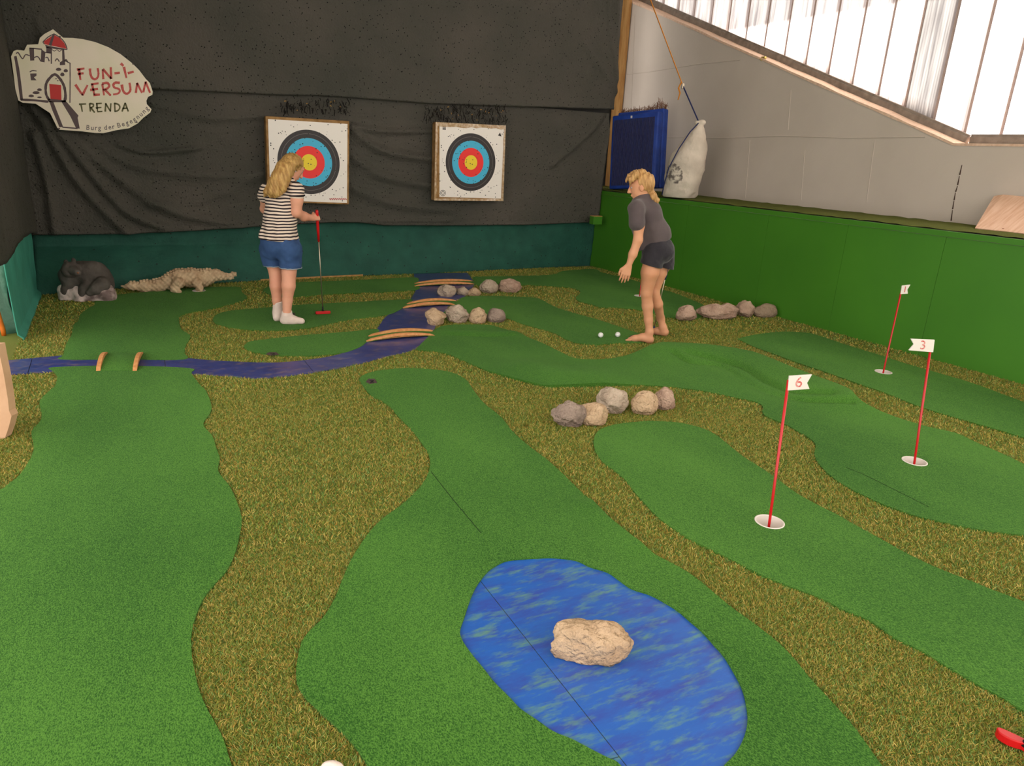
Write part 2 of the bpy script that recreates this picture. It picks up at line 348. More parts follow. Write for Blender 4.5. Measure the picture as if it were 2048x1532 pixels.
# formwork seams on the concrete, crack
sg = G()
def wline(pts, w=.006, d=.004):
    P = [onX(x, y, XW-d*.5) for x, y in pts]; sg.tube(P, w*.5, 5)
wline([(1333, 275), (1450, 276), (1560, 272), (1700, 276), (1850, 274)], .012); wline([(1245, 150), (1300, 144), (1400, 128), (1480, 120)], .01)
wline([(1500, 280), (1496, 330), (1490, 398)], .008); wline([(1582, 180), (1576, 260)], .01); wline([(1610, 300), (1602, 400)], .008); wline([(1750, 280), (1733, 405)], .008); wline([(1270, 30), (1262, 225)], .008)
o = sg.build('trim_2', M_conc); tag(o, kind='structure')
M_crack = mat('dark crack', c(70, 52, 44), .9)
cg = G(); P = [onX(x, y, XW-.0015) for x, y in [(1924, 330), (1919, 352), (1915, 372), (1911, 385), (1908, 402), (1905, 420), (1902, 444)]]
for a, b in zip(P[:-1], P[1:]): cg.tube([a, a+(b-a)*.9], [.003, .006], 5)
o = cg.build('trim_3', M_crack); tag(o, kind='structure')

# ---- window of profiled translucent panes above the wall
m = bpy.data.materials.new('translucent profiled glass'); m.use_nodes = True; nt = m.node_tree; N = nt.nodes; L = nt.links
for n in list(N): N.remove(n)
out = N.new('ShaderNodeOutputMaterial'); tr = N.new('ShaderNodeBsdfTranslucent'); gl = N.new('ShaderNodeBsdfGlossy'); mx = N.new('ShaderNodeMixShader')
tc = N.new('ShaderNodeTexCoord'); ns = N.new('ShaderNodeTexNoise'); ns.inputs['Scale'].default_value = 2.2; mp = N.new('ShaderNodeMapping'); mp.inputs['Scale'].default_value = (1, 9, .6)
rp = N.new('ShaderNodeValToRGB'); rp.color_ramp.elements[0].position = .22; rp.color_ramp.elements[0].color = (.25, .23, .24, 1); rp.color_ramp.elements[1].color = (.80, .77, .76, 1); rp.color_ramp.elements[1].position = .62
L.new(tc.outputs['Object'], mp.inputs[0]); L.new(mp.outputs[0], ns.inputs['Vector']); L.new(ns.outputs['Fac'], rp.inputs[0]); va = N.new('ShaderNodeVertexColor'); va.layer_name = 'Dirt'; md_ = N.new('ShaderNodeMix'); md_.data_type = 'RGBA'; md_.blend_type = 'MULTIPLY'; md_.inputs[0].default_value = 1
L.new(rp.outputs[0], md_.inputs[6]); L.new(va.outputs[0], md_.inputs[7]); L.new(md_.outputs[2], tr.inputs[0])
gl.inputs['Roughness'].default_value = .35; mx.inputs[0].default_value = .06; L.new(tr.outputs[0], mx.inputs[1]); L.new(gl.outputs[0], mx.inputs[2]); L.new(mx.outputs[0], out.inputs[0])
M_pane = m
win = empty('window_1', (XW+.27, 5, 2)); tag(win, kind='structure')
XP = XW+.27
jx = [1327, 1358, 1390, 1426, 1462, 1500, 1540, 1584, 1630, 1680, 1733, 1791, 1851, 1918, 1989]
jy = sorted(onX(x, 0, XP)[1] for x in jx); st = float(np.median(np.diff(jy)))
jy = sorted(set([jy[0]-st*i for i in range(1, 14) if jy[0]-st*i > -2.6]))+jy
while jy[-1] < 9.4: jy.append(jy[-1]+st)
ysm_ = float(onX(1884, 0, XP)[1])      # one smoky pane
for a, b in zip(jy[:-1], jy[1:]):
    V = []; F = []; nr = 25; g = .010; cl = []; mid_ = (a+b)/2
    dirty = 4.6 < mid_ < 6.6; dh = rng.uniform(.10, .18) if dirty else .05; dc = np.array([.05, .03, .025])*(1 if dirty else 16); tint = rng.uniform(.75, 1.0)
    if abs(mid_-ysm_) < st*.55: tint = .16
    elif mid_ < ysm_ and mid_ > ysm_-1.4*st: tint = .5
    for k in range(nr):
        y = a+g+(b-a-2*g)*k/(nr-1); x = XP+(.004 if k % 2 else 0)+(.03 if k in (0, nr-1) else 0)
        zs = float(SLO(y))+.05; V += [(x, y, zs), (x, y, zs+dh*(1+.15*math.sin(k*1.9))), (x, y, zs+dh*1.5), (x, y, ZC)]
        e_ = .55 if k in (0, 1, nr-2, nr-1) else 1; rib = 1 if k % 2 else .8
        for q_ in (dc*rib, np.array([.9, .86, .84])*rib if dc[0] < .5 else np.array([1, 1, 1.])*rib, np.array([1, 1, 1.]), np.array([1, 1, 1.])): cl.append((*(q_*tint*(np.array([1, .9, .88])*e_ if e_ < 1 else 1)), 1))
    F = [[4*k+j, 4*k+j+1, 4*k+j+5, 4*k+j+4] for k in range(nr-1) for j in range(3)]
    po = mobj('pane', V, F, M_pane, win, False, np.array(win.location)); ca = po.data.color_attributes.new('Dirt', 'FLOAT_COLOR', 'POINT'); ca.data.foreach_set('color', np.array(cl, np.float32).ravel())
# joints and frame
for y in jy:
    G().box((XP+.036, y, (float(SLO(y))+ZC)/2), (.016, .0118, (ZC-float(SLO(y)))/2)).build('mullion', mat('milky joint strip', c(196, 172, 164), .6), win)
fg = G(); yy = [y for y in ys if y >= yk]
for seg in ([(-2.6, zk), (yk-.02, zk)], [(yk+.03, zk), (9.6, float(SLO(9.6)))]):
    (y0, z0), (y1, z1) = seg; d = np.array([0, y1-y0, z1-z0]); Ln = np.linalg.norm(d); d /= Ln; nrm = np.array([0, -d[2], d[1]])
    cen = np.array([XP-.02, (y0+y1)/2, (z0+z1)/2])+nrm*.045
    fg.box(cen, (.035, Ln/2, .036), [[1, 0, 0], d, nrm], .004); fg.box(cen+nrm*.045-np.array([.01, 0, 0]), (.015, Ln/2, .012), [[1, 0, 0], d, nrm], .003)
fg.build('sill_frame', M_frame, win)
# pine post between tarp and concrete
o = G().box((XW-.04, 9.47, 2.4), (.03, .10, 1.6), bev=.004).build('trim_4', M_oldwood); tag(o, kind='structure')

# ---- green ledge along the right
M_ledgeturf = mat('mossy turf on ledge', c(74, 84, 20), .95, var=(120, .3, .7), col2=c(104, 108, 28), bump=(300, .9, .01))
lg = empty('wall_ledge', (XR+.4, 4, 0)); tag(lg, kind='structure')
seam = sorted([onX(1668, 600, XR)[1], onX(1858, 620, XR)[1], onX(1537, 440, XR)[1]]); w = 1.26
ysm = [seam[0]-3*w, seam[0]-2*w, seam[0]-w]+seam+[seam[-1]+w, 9.55]
ysm = sorted(ysm); ysm[0] = -2.6
for a, b in zip(ysm[:-1], ysm[1:]):
    G().box((XR+.009, (a+b)/2, (ZL-.05)/2), (.009, (b-a)/2-.0015, (ZL-.05)/2-.004)).build('panel', M_gpaint, lg)
G().box((XR+.01, 3.5, ZL-.027), (.022, 6.1, .024), bev=.003).build('cap_strip', M_gpaint, lg)
G().box((XR+.46, 3.5, ZL-.016), (.43, 6.1, .014)).build('shelf_board', M_floor, lg)
tg = []; V = []; F = []
xs = np.linspace(XR+.012, XW, 12); yv = np.linspace(-2.6, 9.55, 160)
for i, y in enumerate(yv):
    for j, x in enumerate(xs): V.append((x+(rng.uniform(-.012, .008) if j == 0 else 0), y, ZL+.018+rng.uniform(-.005, .005)-(.012 if j == 0 else 0)))
for i in range(len(yv)-1):
    for j in range(len(xs)-1): F.append([i*12+j, i*12+j+1, i*12+12+j+1, i*12+12+j])
fix(mobj('turf_strip', V, F, M_ledgeturf, lg, True, np.array(lg.location)))

# ---- green sheeting at the foot of the back wall
M_pad = mat('dark green fabric sheet', c(36, 90, 74), .75, var=(5, .25, .75), col2=c(27, 72, 60), bump=(28, .5, .02), bump2=(160, .25, .004), spec=.35)
def nz2(x, z, s, seed=0): return vnoise(np.stack([x, z, np.zeros_like(x)], -1), s, seed)
pb = [fl(85, 590), fl(237, 578), fl(422, 567), fl(620, 556), fl(830, 548), fl(1184, 531)]
px_ = np.array([p[0] for p in pb]); py_ = np.array([p[1] for p in pb])
def backy(x): return np.interp(x, px_, py_)
def cloth(name, X, Z, Y, m, parent=None):
    nz, nx = X.shape; V = np.stack([X, Y, Z], -1).reshape(-1, 3)
    F = [[i*nx+j, i*nx+j+1, (i+1)*nx+j+1, (i+1)*nx+j] for i in range(nz-1) for j in range(nx-1)]
    o = mobj(name, V, F, m, parent, True); md = o.modifiers.new('thickness', 'SOLIDIFY'); md.thickness = .004; md.offset = 0; return o
X, Z = np.meshgrid(np.linspace(XL-.02, XR+.01, 180), np.linspace(0, .78, 40))
sm = np.clip(Z/.42, 0, 1)**1.5; Y = backy(X)*(1-sm)+(YB+.03)*sm-.02+.018*nz2(X, Z, 3, 1)+.008*nz2(X, Z, 11, 2)+.03*np.exp(-Z/.03)*0
o = cloth('wall_sheet', X, Z, Y, M_pad); tag(o, 'dark green sheet lining the foot of the back wall', 'sheet')
o = G().box((2.0, backy(2.0)-.05, .012), (.62, .012, .012), [[.998, .05, 0], [-.05, .998, 0], [0, 0, 1]]).build('trim_5', M_oldwood); tag(o, kind='structure')

# ---- left wall sheet with its loose end
M_pad_lit = mat('teal green fabric sheet', c(78, 168, 146), .7, var=(4, .3, .7), col2=c(64, 148, 126), bump=(20, .3, .02), spec=.4)  # sheet colour brightened in place of window light from the right
Yv, Z = np.meshgrid(np.linspace(6.3, 8.3, 60), np.linspace(0, .82, 30))
Xv = XL+.012*nz2(Yv, Z, 4, 3)+.03*(Z < .04)
V = np.stack([Xv, Yv, Z], -1).reshape(-1, 3); F = [[i*60+j, i*60+j+1, i*60+61+j, i*60+60+j] for i in range(29) for j in range(59)]
o = mobj('wall_sheet', V, F, M_pad_lit, None, True); md = o.modifiers.new('thickness', 'SOLIDIFY'); md.thickness = .006
tag(o, 'teal green sheet on the left side wall beside the stone bear', 'sheet')
M_flap = mat('pale green tarpaulin', c(96, 132, 112), .6, var=(6, .3, .7), col2=c(70, 112, 94), bump=(14, .5, .03))
pts = [(0, 532), (9, 535), (14, 560), (20, 595), (30, 650), (34, 664), (14, 672), (-40, 690), (-60, 560)]
fy = fl(24, 668)[1]
b = Body(.008); Pf = [onD(x, y, dist(fl(24, 668))) for x, y in pts]
fp = spline([(p-Pf[0])@RH for p in Pf] and [((p-Pf[0])@RH, p[2]) for p in Pf], 4)
V2, T2 = fill([fp], .05); org = Pf[0]
V3 = [org*np.array([1, 1, 0])+RH*v[0]+UP*v[1]+FH*(.03*math.sin(v[0]*40+v[1]*12)) for v in V2]
o = mobj('tarp_flap', V3, [list(t) for t in T2], M_flap, None, True); md = o.modifiers.new('thickness', 'SOLIDIFY'); md.thickness = .006
tag(o, 'pale green folded tarpaulin end hanging at the left picture edge', 'tarp')

# ---- dark net tarps
M_tarp = mat('dark grey net tarp', c(92, 86, 79), .85, var=(1.1, .3, .72), col2=c(75, 74, 67), bump=(45, 1.0, .02), bump2=(200, .6, .006), spec=.2)
def holes_in(m, scale, thr):
    nt = m.node_tree; N = nt.nodes; L = nt.links; p = N['Principled BSDF']; tc = N.new('ShaderNodeTexCoord'); vo = N.new('ShaderNodeTexVoronoi'); vo.inputs['Scale'].default_value = scale; L.new(tc.outputs['Object'], vo.inputs['Vector'])
    lt = N.new('ShaderNodeMath'); lt.operation = 'LESS_THAN'; lt.inputs[1].default_value = thr; L.new(vo.outputs['Distance'], lt.inputs[0]); mx = N.new('ShaderNodeMix'); mx.data_type = 'RGBA'; mx.inputs[7].default_value = c(24, 22, 20)
    src = p.inputs['Base Color'].links[0].from_socket; L.new(src, mx.inputs[6]); L.new(lt.outputs[0], mx.inputs[0]); L.new(mx.outputs[2], p.inputs['Base Color'])
holes_in(M_tarp, 24, .15); holes_in(M_pad, 12, .09)
def foldy(X, Z, folds):
    P = np.stack([X.ravel(), Z.ravel()], -1); d = np.zeros(len(P))
    for pts, amp, sig in folds:
        ln = spline([onY(x, y, YB-.06)[[0, 2]] for x, y in pts], 6, False); d += amp*np.exp(-(pdist(P, ln)/sig)**2)
    return d.reshape(X.shape)
def edge(pts, Y):
    q = np.array([onY(x, y, Y) for x, y in pts]); return lambda x: np.interp(x, q[:, 0], q[:, 2])
be = edge([(60, 470), (100, 470), (250, 468), (400, 461), (520, 453), (600, 448), (660, 445), (718, 445), (768, 451), (908, 451), (1050, 450), (1179, 445)], YB-.08)
XX, T = np.meshgrid(np.linspace(XL-.02, 6.18, 420), np.linspace(0, 1, 130)); top = 2.15
Z = be(XX)*(1-T)+top*T
fd = [([(60, 200), (110, 290), (170, 380), (260, 470)], -.05, .05), ([(95, 240), (170, 330), (250, 420), (330, 455)], -.05, .05), ([(130, 262), (230, 350), (340, 420), (480, 450)], -.04, .06), ([(70, 270), (95, 360), (110, 460)], -.05, .045),
      ([(175, 275), (270, 330), (420, 350), (530, 345)], -.03, .06), ([(240, 290), (300, 305), (400, 295)], -.03, .03), ([(700, 250), (760, 262), (860, 262)], -.03, .035), ([(700, 258), (760, 300), (860, 318)], -.04, .05), ([(702, 310), (760, 350), (870, 372)], -.035, .06),
      ([(702, 375), (780, 405), (900, 420)], -.03, .06), ([(1228, 186), (1180, 260), (1100, 330)], -.03, .05), ([(1230, 190), (1205, 300), (1190, 430)], -.05, .05), ([(520, 350), (400, 400), (300, 410)], -.02, .06), ([(540, 420), (700, 440), (900, 440)], -.02, .03), ([(300, 205), (420, 235), (540, 230)], -.02, .04)]
Y = YB-.07+1.5*foldy(XX, Z, fd)+.02*nz2(XX, Z, 1.7, 5)+.008*nz2(XX, Z*1.8, 7, 6)+.004*nz2(XX, Z, 22, 7)
Y -= .012*np.exp(-((Z-be(XX)-.012)/.012)**2)
o = cloth('net_tarp', XX, Z, Y, M_tarp); tag(o, 'lower dark grey net tarp hanging wrinkled behind both archery targets', 'tarp')
ue = edge([(20, 168), (160, 172), (305, 178), (560, 190), (640, 191), (860, 207), (1000, 212), (1238, 219)], YB-.13)
XX, T = np.meshgrid(np.linspace(XL-.02, 6.30, 420), np.linspace(0, 1, 120)); Z = ue(XX)*(1-T)+ZC*T
fd = [([(1233, 185), (1190, 130), (1160, 90)], -.03, .05), ([(1233, 185), (1215, 80), (1210, 0)], -.03, .04), ([(1228, 0), (1228, 160)], -.05, .05), ([(75, 40), (105, 140)], -.02, .03), ([(250, 0), (600, 30), (900, 10)], -.015, .06)]
Y = YB-.13+foldy(XX, Z, fd)+.012*nz2(XX, Z, 1.3, 8)+.004*nz2(XX, Z, 9, 9)+.003*nz2(XX, Z, 26, 10)-.012*np.exp(-((Z-ue(XX)-.02)/.012)**2)
Y += np.clip((XX-6.1)/.2, 0, 1)**2*.10
o = cloth('net_tarp', XX, Z, Y, M_tarp); tag(o, 'upper dark grey net tarp covering the top of the back wall', 'tarp')
# left wall tarp
lw = [onX(x, y, XL+.04) for x, y in ((76, 468), (60, 466), (45, 475), (32, 487), (28, 500), (22, 515), (10, 527), (0, 531), (-12, 535))]; print('left tarp', [tuple(np.round(p, 2)) for p in lw]); yl = [8.7]+[p[1] for p in lw]; zl = [lw[0][2]]+[p[2] for p in lw]
YY, T = np.meshgrid(np.linspace(min(yl)-.05, 8.5, 90), np.linspace(0, 1, 90)); Z = np.interp(YY, yl[::-1], zl[::-1])*(1-T)+ZC*T
Xq = XL+.05+.015*nz2(YY, Z, 2, 11)+.006*nz2(YY, Z, 9, 12)
V = np.stack([Xq, YY, Z], -1).reshape(-1, 3); F = [[i*90+j, i*90+j+1, i*90+91+j, i*90+90+j] for i in range(89) for j in range(89)]
o = mobj('net_tarp', V, F, M_tarp, None, True); md = o.modifiers.new('thickness', 'SOLIDIFY'); md.thickness = .005
tag(o, 'dark net tarp hanging on the left side wall', 'tarp')
M_hem = mat('tarp hem cord', c(44, 42, 38), .8)

# ================================================================== GROUND COVER
def turf(name, a, b, spk):
    m = bpy.data.materials.new(name); m.use_nodes = True; nt = m.node_tree; N = nt.nodes; L = nt.links; p = N['Principled BSDF']
    p.inputs['Roughness'].default_value = .9; p.inputs['Specular IOR Level'].default_value = .12; p.inputs['Sheen Weight'].default_value = .25; p.inputs['Sheen Tint'].default_value = c(150, 200, 130)
    tc = N.new('ShaderNodeTexCoord'); mpg = N.new('ShaderNodeMapping'); mpg.inputs['Scale'].default_value = (1, .55, 1); mpg.inputs['Rotation'].default_value = (0, 0, .6); L.new(tc.outputs['Object'], mpg.inputs[0])
    def noise(s, d=3):
        n = N.new('ShaderNodeTexNoise'); n.inputs['Scale'].default_value = s; n.inputs['Detail'].default_value = d; L.new(mpg.outputs[0], n.inputs['Vector']); return n
    n1 = noise(330); n2 = noise(1.2); n3 = noise(700, 2)
    r = N.new('ShaderNodeValToRGB'); r.color_ramp.elements[0].position = .36; r.color_ramp.elements[1].position = .64; r.color_ramp.elements[0].color = a; r.color_ramp.elements[1].color = b
    ad = N.new('ShaderNodeMath'); ad.operation = 'ADD'; mu = N.new('ShaderNodeMath'); mu.operation = 'MULTIPLY_ADD'; mu.inputs[1].default_value = .35; mu.inputs[2].default_value = -.17
    L.new(n2.outputs['Fac'], mu.inputs[0]); L.new(n1.outputs['Fac'], ad.inputs[0]); L.new(mu.outputs[0], ad.inputs[1]); L.new(ad.outputs[0], r.inputs[0]); L.new(r.outputs[0], p.inputs['Base Color'])
    b1 = N.new('ShaderNodeBump'); b1.inputs['Strength'].default_value = .8; b1.inputs['Distance'].default_value = .006; L.new(n1.outputs['Fac'], b1.inputs['Height'])
    b2 = N.new('ShaderNodeBump'); b2.inputs['Strength'].default_value = .7; b2.inputs['Distance'].default_value = .003; L.new(n3.outputs['Fac'], b2.inputs['Height']); L.new(b1.outputs[0], b2.inputs['Normal']); L.new(b2.outputs[0], p.inputs['Normal'])
    MATS[name] = m; return m
M_green = turf('short putting turf', c(30, 78, 16), c(88, 138, 50), 1)
M_rbase = turf('olive turf backing', c(84, 90, 26), c(140, 130, 56), 1)

def ridge(lines):
    LN = [(spline([fl(x, y)[:2] for x, y in pts], 5, False), a, s) for pts, a, s in lines]
    def f(V):
        z = np.zeros(len(V))
        for ln, a, s in LN: z += a*np.exp(-(pdist(V, ln)/s)**2)
        return np.maximum(z, -.006)
    return f
bump3 = ridge([([(1330, 708), (1420, 713), (1500, 728), (1570, 758), (1650, 790), (1690, 804)], .08, .24), ([(1345, 718), (1385, 731), (1440, 737), (1500, 775), (1545, 793), (1600, 806), (1700, 819)], -.03, .028), ([(1375, 719), (1430, 728), (1480, 742), (1530, 770), (1580, 790), (1660, 805)], -.028, .026),
               ([(1060, 742), (1120, 755), (1180, 758)], .045, .22), ([(890, 668), (960, 670), (1020, 672)], .03, .10), ([(880, 662), (960, 664), (1000, 668)], -.012, .03), ([(900, 674), (980, 677), (1030, 676)], -.012, .025)])
bumpT = ridge([([(945, 600), (1000, 604), (1070, 606)], .015, .08), ([(960, 605), (1040, 610)], -.01, .03)])
bumpP = ridge([([(1178, 1015), (1200, 1045), (1240, 1078), (1275, 1100)], .022, .05), ([(1166, 1020), (1185, 1050), (1215, 1075), (1262, 1098)], -.008, .02), ([(1190, 1040), (1225, 1070), (1255, 1088)], -.012, .015)])
LAB = {'upper': 'green putting turf in front of the stone bear and crocodile', 'left': 'large green putting turf lane at left below the blue stream', 'oval': 'oval green putting turf under the feet of the striped-shirt person',
       'strip': 'narrow green putting turf behind the striped-shirt person next to the back wall', 'small': 'small green putting turf tongue just above the bend of the blue stream', 'pond': 'green putting turf lane around the blue pond', 'six': 'green putting turf lane with flag 6',
       'three': 'wavy green putting turf lane with flag 3', 'tee': 'green putting turf lane with the two golf balls', 'five': 'shaded green putting turf in the far corner along the green ledge', 'one': 'green putting turf lane with flag 1 beside the green ledge'}
SEAMS = {'pond': [(862, 943), (883, 970), (905, 998), (932, 1030), (962, 1066)], 'three': [(1692, 935), (1725, 948), (1760, 965), (1810, 990), (1858, 1014)]}
for k, P in POLY.items():
    loops = [P]
    if k == 'pond': loops.append(pondP)
    if k in cupP: loops.append(ringp(*cupP[k], CUPR))
    zf = {'three': bump3, 'tee': bumpT, 'pond': bumpP}.get(k)
    o = sheet('turf_carpet', loops, .014, M_green, zf=zf, thick=.0135, grid={'three': .022, 'pond': .05, 'tee': .06}.get(k, .25), smooth=True)
    tag(o, LAB[k], 'turf', 'putting greens')
    if k in SEAMS: G().tube([fl(x, y, .0142+(float(zf(np.array([fl(x, y)[:2]]))[0]) if zf else 0)) for x, y in SEAMS[k]], .0016, 5).build('seam', mat('dark turf seam', c(28, 56, 20), .9), o)

# rough turf: backing sheet and blades
o = sheet('rough_carpet', [np.array([(-3, -3), (XR-.001, -3), (XR-.001, 8.6), (-3, 8.6)])]+holes, .003, M_rbase, thick=.002)
tag(o, 'olive brown long-pile turf between the greens', 'turf', kind='stuff')
mb = bpy.data.materials.new('rough turf blade'); mb.use_nodes = True; nt = mb.node_tree; at = nt.nodes.new('ShaderNodeVertexColor'); at.layer_name = 'Col'
p = nt.nodes['Principled BSDF']; p.inputs['Roughness'].default_value = .65; p.inputs['Specular IOR Level'].default_value = .25; nt.links.new(at.outputs[0], p.inputs['Base Color'])
allp = list(POLY.values())+[streamP, pondP]
def blades(n, box, dr, wid, hgt):
    P = rng.uniform((box[0], box[1]), (box[2], box[3]), (n, 2)); D = np.hypot(P[:, 0], P[:, 1]); P = P[(D > dr[0]) & (D <= dr[1])]
    # keep what the picture shows
    q = np.c_[P, np.zeros(len(P))]-CC; z = q@CF; u = 1024+FPX*(q@CR)/z; v = 766-FPX*(q@CU)/z
    P = P[(u > -60) & (u < 2110) & (v < 1600) & (z > 0)]
    for pl in allp: P = P[~inpoly(P, pl)]
    P = P[P[:, 1] < backy(P[:, 0])-.03]; P = P[P[:, 0] > XL]
    return P, wid, hgt
sets = [blades(1500000, (-.8, .3, 4, 4), (0, 2.6), .0024, .015), blades(1300000, (-.8, .3, 6.17, 6), (2.6, 4.6), .0032, .017), blades(700000, (-.8, .3, 6.17, 8.6), (4.6, 7), .0045, .019), blades(260000, (-.8, .3, 6.17, 8.6), (7, 11), .007, .022)]
VV = []; CCo = []
pal = np.array([c(134, 146, 52)[:3], c(186, 168, 84)[:3], c(104, 136, 50)[:3], c(206, 182, 100)[:3], c(150, 150, 62)[:3], c(122, 156, 84)[:3], c(172, 136, 58)[:3], c(88, 116, 40)[:3]])
for P, w_, h_ in sets:
    n = len(P); a = rng.uniform(0, 2*math.pi, n); ln = h_*rng.uniform(.7, 1.05, n); lean = rng.uniform(.3, 1.0, n)*h_; la = rng.uniform(0, 2*math.pi, n)
    bx = np.stack([np.cos(a), np.sin(a)], -1)*w_*.5; tip = P+np.stack([np.cos(la), np.sin(la)], -1)*lean[:, None]; mid = P+(tip-P)*.4
    q = np.zeros((n, 4, 3)); q[:, 0, :2] = P-bx; q[:, 1, :2] = P+bx; q[:, 2, :2] = mid+bx*.9; q[:, 2, 2] = ln*.62; q[:, 3, :2] = tip; q[:, 3, 2] = ln; q[:, :2, 2] = .003
    VV.append(q); cl = pal[rng.integers(0, len(pal), n)]*rng.uniform(.7, 1.12, (n, 1)); CCo.append(np.repeat(cl[:, None], 4, 1))
Q = np.concatenate(VV); Cq = np.concatenate(CCo); n = len(Q); print('blades', n)
me = bpy.data.meshes.new('rough_turf_blades'); me.vertices.add(n*4); me.vertices.foreach_set('co', Q.ravel().astype(np.float32))
f = (np.arange(n)*4)[:, None]+np.array([0, 1, 2, 3]); me.loops.add(n*4); me.loops.foreach_set('vertex_index', f.ravel().astype(np.int32)); me.polygons.add(n)
me.polygons.foreach_set('loop_start', np.arange(0, n*4, 4, dtype=np.int32)); me.polygons.foreach_set('loop_total', np.full(n, 4, np.int32)); me.update(calc_edges=True)
ca = me.color_attributes.new('Col', 'FLOAT_COLOR', 'POINT'); ca.data.foreach_set('color', np.concatenate([Cq, np.ones((n, 4, 1))], -1).ravel().astype(np.float32))
me.materials.append(mb); ob = bpy.data.objects.new('pile', me); link(ob, o); tag(ob, kind='stuff')

# blue boards: stream and pond
def bluemat(name, base, dark, yel, s):
    m = bpy.data.materials.new(name); m.use_nodes = True; nt = m.node_tree; N = nt.nodes; L = nt.links; p = N['Principled BSDF']
    p.inputs['Roughness'].default_value = .3; p.inputs['Specular IOR Level'].default_value = .5
    tc = N.new('ShaderNodeTexCoord'); mp = N.new('ShaderNodeMapping'); mp.inputs['Scale'].default_value = s; mp.inputs['Rotation'].default_value = (0, 0, .5); L.new(tc.outputs['Object'], mp.inputs[0])
    last = None; col = base
    for sc_, lo, hi, cc in ((2.3, .46, .66, dark), (4.1, .50, .68, yel), (6.7, .56, .75, (*[x*1.25 for x in base[:3]], 1))):
        n = N.new('ShaderNodeTexNoise'); n.inputs['Scale'].default_value = sc_; n.inputs['Detail'].default_value = 8; n.inputs['Roughness'].default_value = .68; L.new(mp.outputs[0], n.inputs['Vector'])
        r = N.new('ShaderNodeValToRGB'); r.color_ramp.elements[0].position = lo; r.color_ramp.elements[1].position = hi; r.color_ramp.elements[1].color = (.75,)*3+(1,)
        L.new(n.outputs['Fac'], r.inputs[0]); x = N.new('ShaderNodeMix'); x.data_type = 'RGBA'; L.new(r.outputs[0], x.inputs[0]); x.inputs[7].default_value = cc
        if last: L.new(last.outputs[2], x.inputs[6])
        else: x.inputs[6].default_value = col
        last = x
    L.new(last.outputs[2], p.inputs['Base Color'])
    n = N.new('ShaderNodeTexNoise'); n.inputs['Scale'].default_value = 60; bn = N.new('ShaderNodeBump'); bn.inputs['Strength'].default_value = .08; L.new(n.outputs['Fac'], bn.inputs['Height']); L.new(bn.outputs[0], p.inputs['Normal'])
    return m
M_pond = bluemat('blue pond paint', c(38, 92, 176), c(56, 60, 148), c(104, 150, 104), (1.6, 6, 1)); M_stream = bluemat('dark blue stream paint', c(60, 68, 130), c(44, 48, 104), c(126, 108, 116), (2.5, 4, 1))
def halfclip(poly, a, b, keep):
    """clip polygon (2d) with the line a->b, keep left (+1) or right (-1)"""
    d = b-a; nn = np.array([-d[1], d[0]])*keep; out = []; n = len(poly)
    for i in range(n):
        p, q = poly[i], poly[(i+1) % n]; sp, sq = (p-a)@nn, (q-a)@nn
        if sp >= 0: out.append(p)
        if sp*sq < 0: out.append(p+(q-p)*(sp/(sp-sq)))
    return np.array(out)
# stream: cut into stretches by picking outline points between consecutive seams
r_ = empty('painted_stream', (0, 0, 0)); tag(r_, 'winding dark blue painted board stream crossed by the small bridges', 'stream')
bankL = STREAM[:26]; bankR = STREAM[26:][::-1]     # upper/left bank from the wall to the left; lower/right bank likewise
bl = [fl(x, y)[:2] for x, y in bankL]; br = [fl(x, y)[:2] for x, y in bankR]
def station(p, line): return int(np.argmin([np.linalg.norm(q-p) for q in line]))
cutsL = [0]; cutsR = [0]
sL = spline(bl, 4, False); sR = spline(br, 4, False)
def near(line, p): return int(np.argmin(np.linalg.norm(line-p, axis=1)))
stops = [((831, 573), (893, 606)), ((765, 645), (866, 667)), ((610, 723), (628, 747)), ((332, 715), (337, 746)), ((66, 719), (60, 749))]
iL = [0]+[near(sL, fl(*a)[:2]) for a, b in stops]+[len(sL)-1]; iR = [0]+[near(sR, fl(*b)[:2]) for a, b in stops]+[len(sR)-1]
for k in range(len(iL)-1):
    A = sL[iL[k]:iL[k+1]+1].copy(); B = sR[iR[k]:iR[k+1]+1].copy()
    if len(A) < 2 or len(B) < 2: continue
    if k: A[0] += (A[1]-A[0])/np.linalg.norm(A[1]-A[0])*.004; B[0] += (B[1]-B[0])/np.linalg.norm(B[1]-B[0])*.004
    sheet('board', [np.vstack([A, B[::-1]])], .011, M_stream, r_, thick=.0105)
r_ = empty('painted_pond', (0, 0, 0)); tag(r_, 'bright blue painted board pond with streaky paint in the foreground', 'pond')
a, b_ = fl(961, 1165)[:2], fl(1250, 1532)[:2]; d = (b_-a)/np.linalg.norm(b_-a); nn = np.array([-d[1], d[0]])
big = halfclip(pondP, a+nn*.0016, b_+nn*.0016, 1); oth = halfclip(pondP, a-nn*.0016, b_-nn*.0016, -1)
a2, b2 = fl(1237, 1517)[:2], fl(1215, 1523)[:2]; d2 = (b2-a2)/np.linalg.norm(b2-a2); n2 = np.array([-d2[1], d2[0]])
for P in (big, halfclip(oth, a2+n2*.0016, b2+n2*.0016, 1), halfclip(oth, a2-n2*.0016, b2-n2*.0016, -1)):
    if len(P) > 2: sheet('board', [P], .006, M_pond, r_, thick=.005)

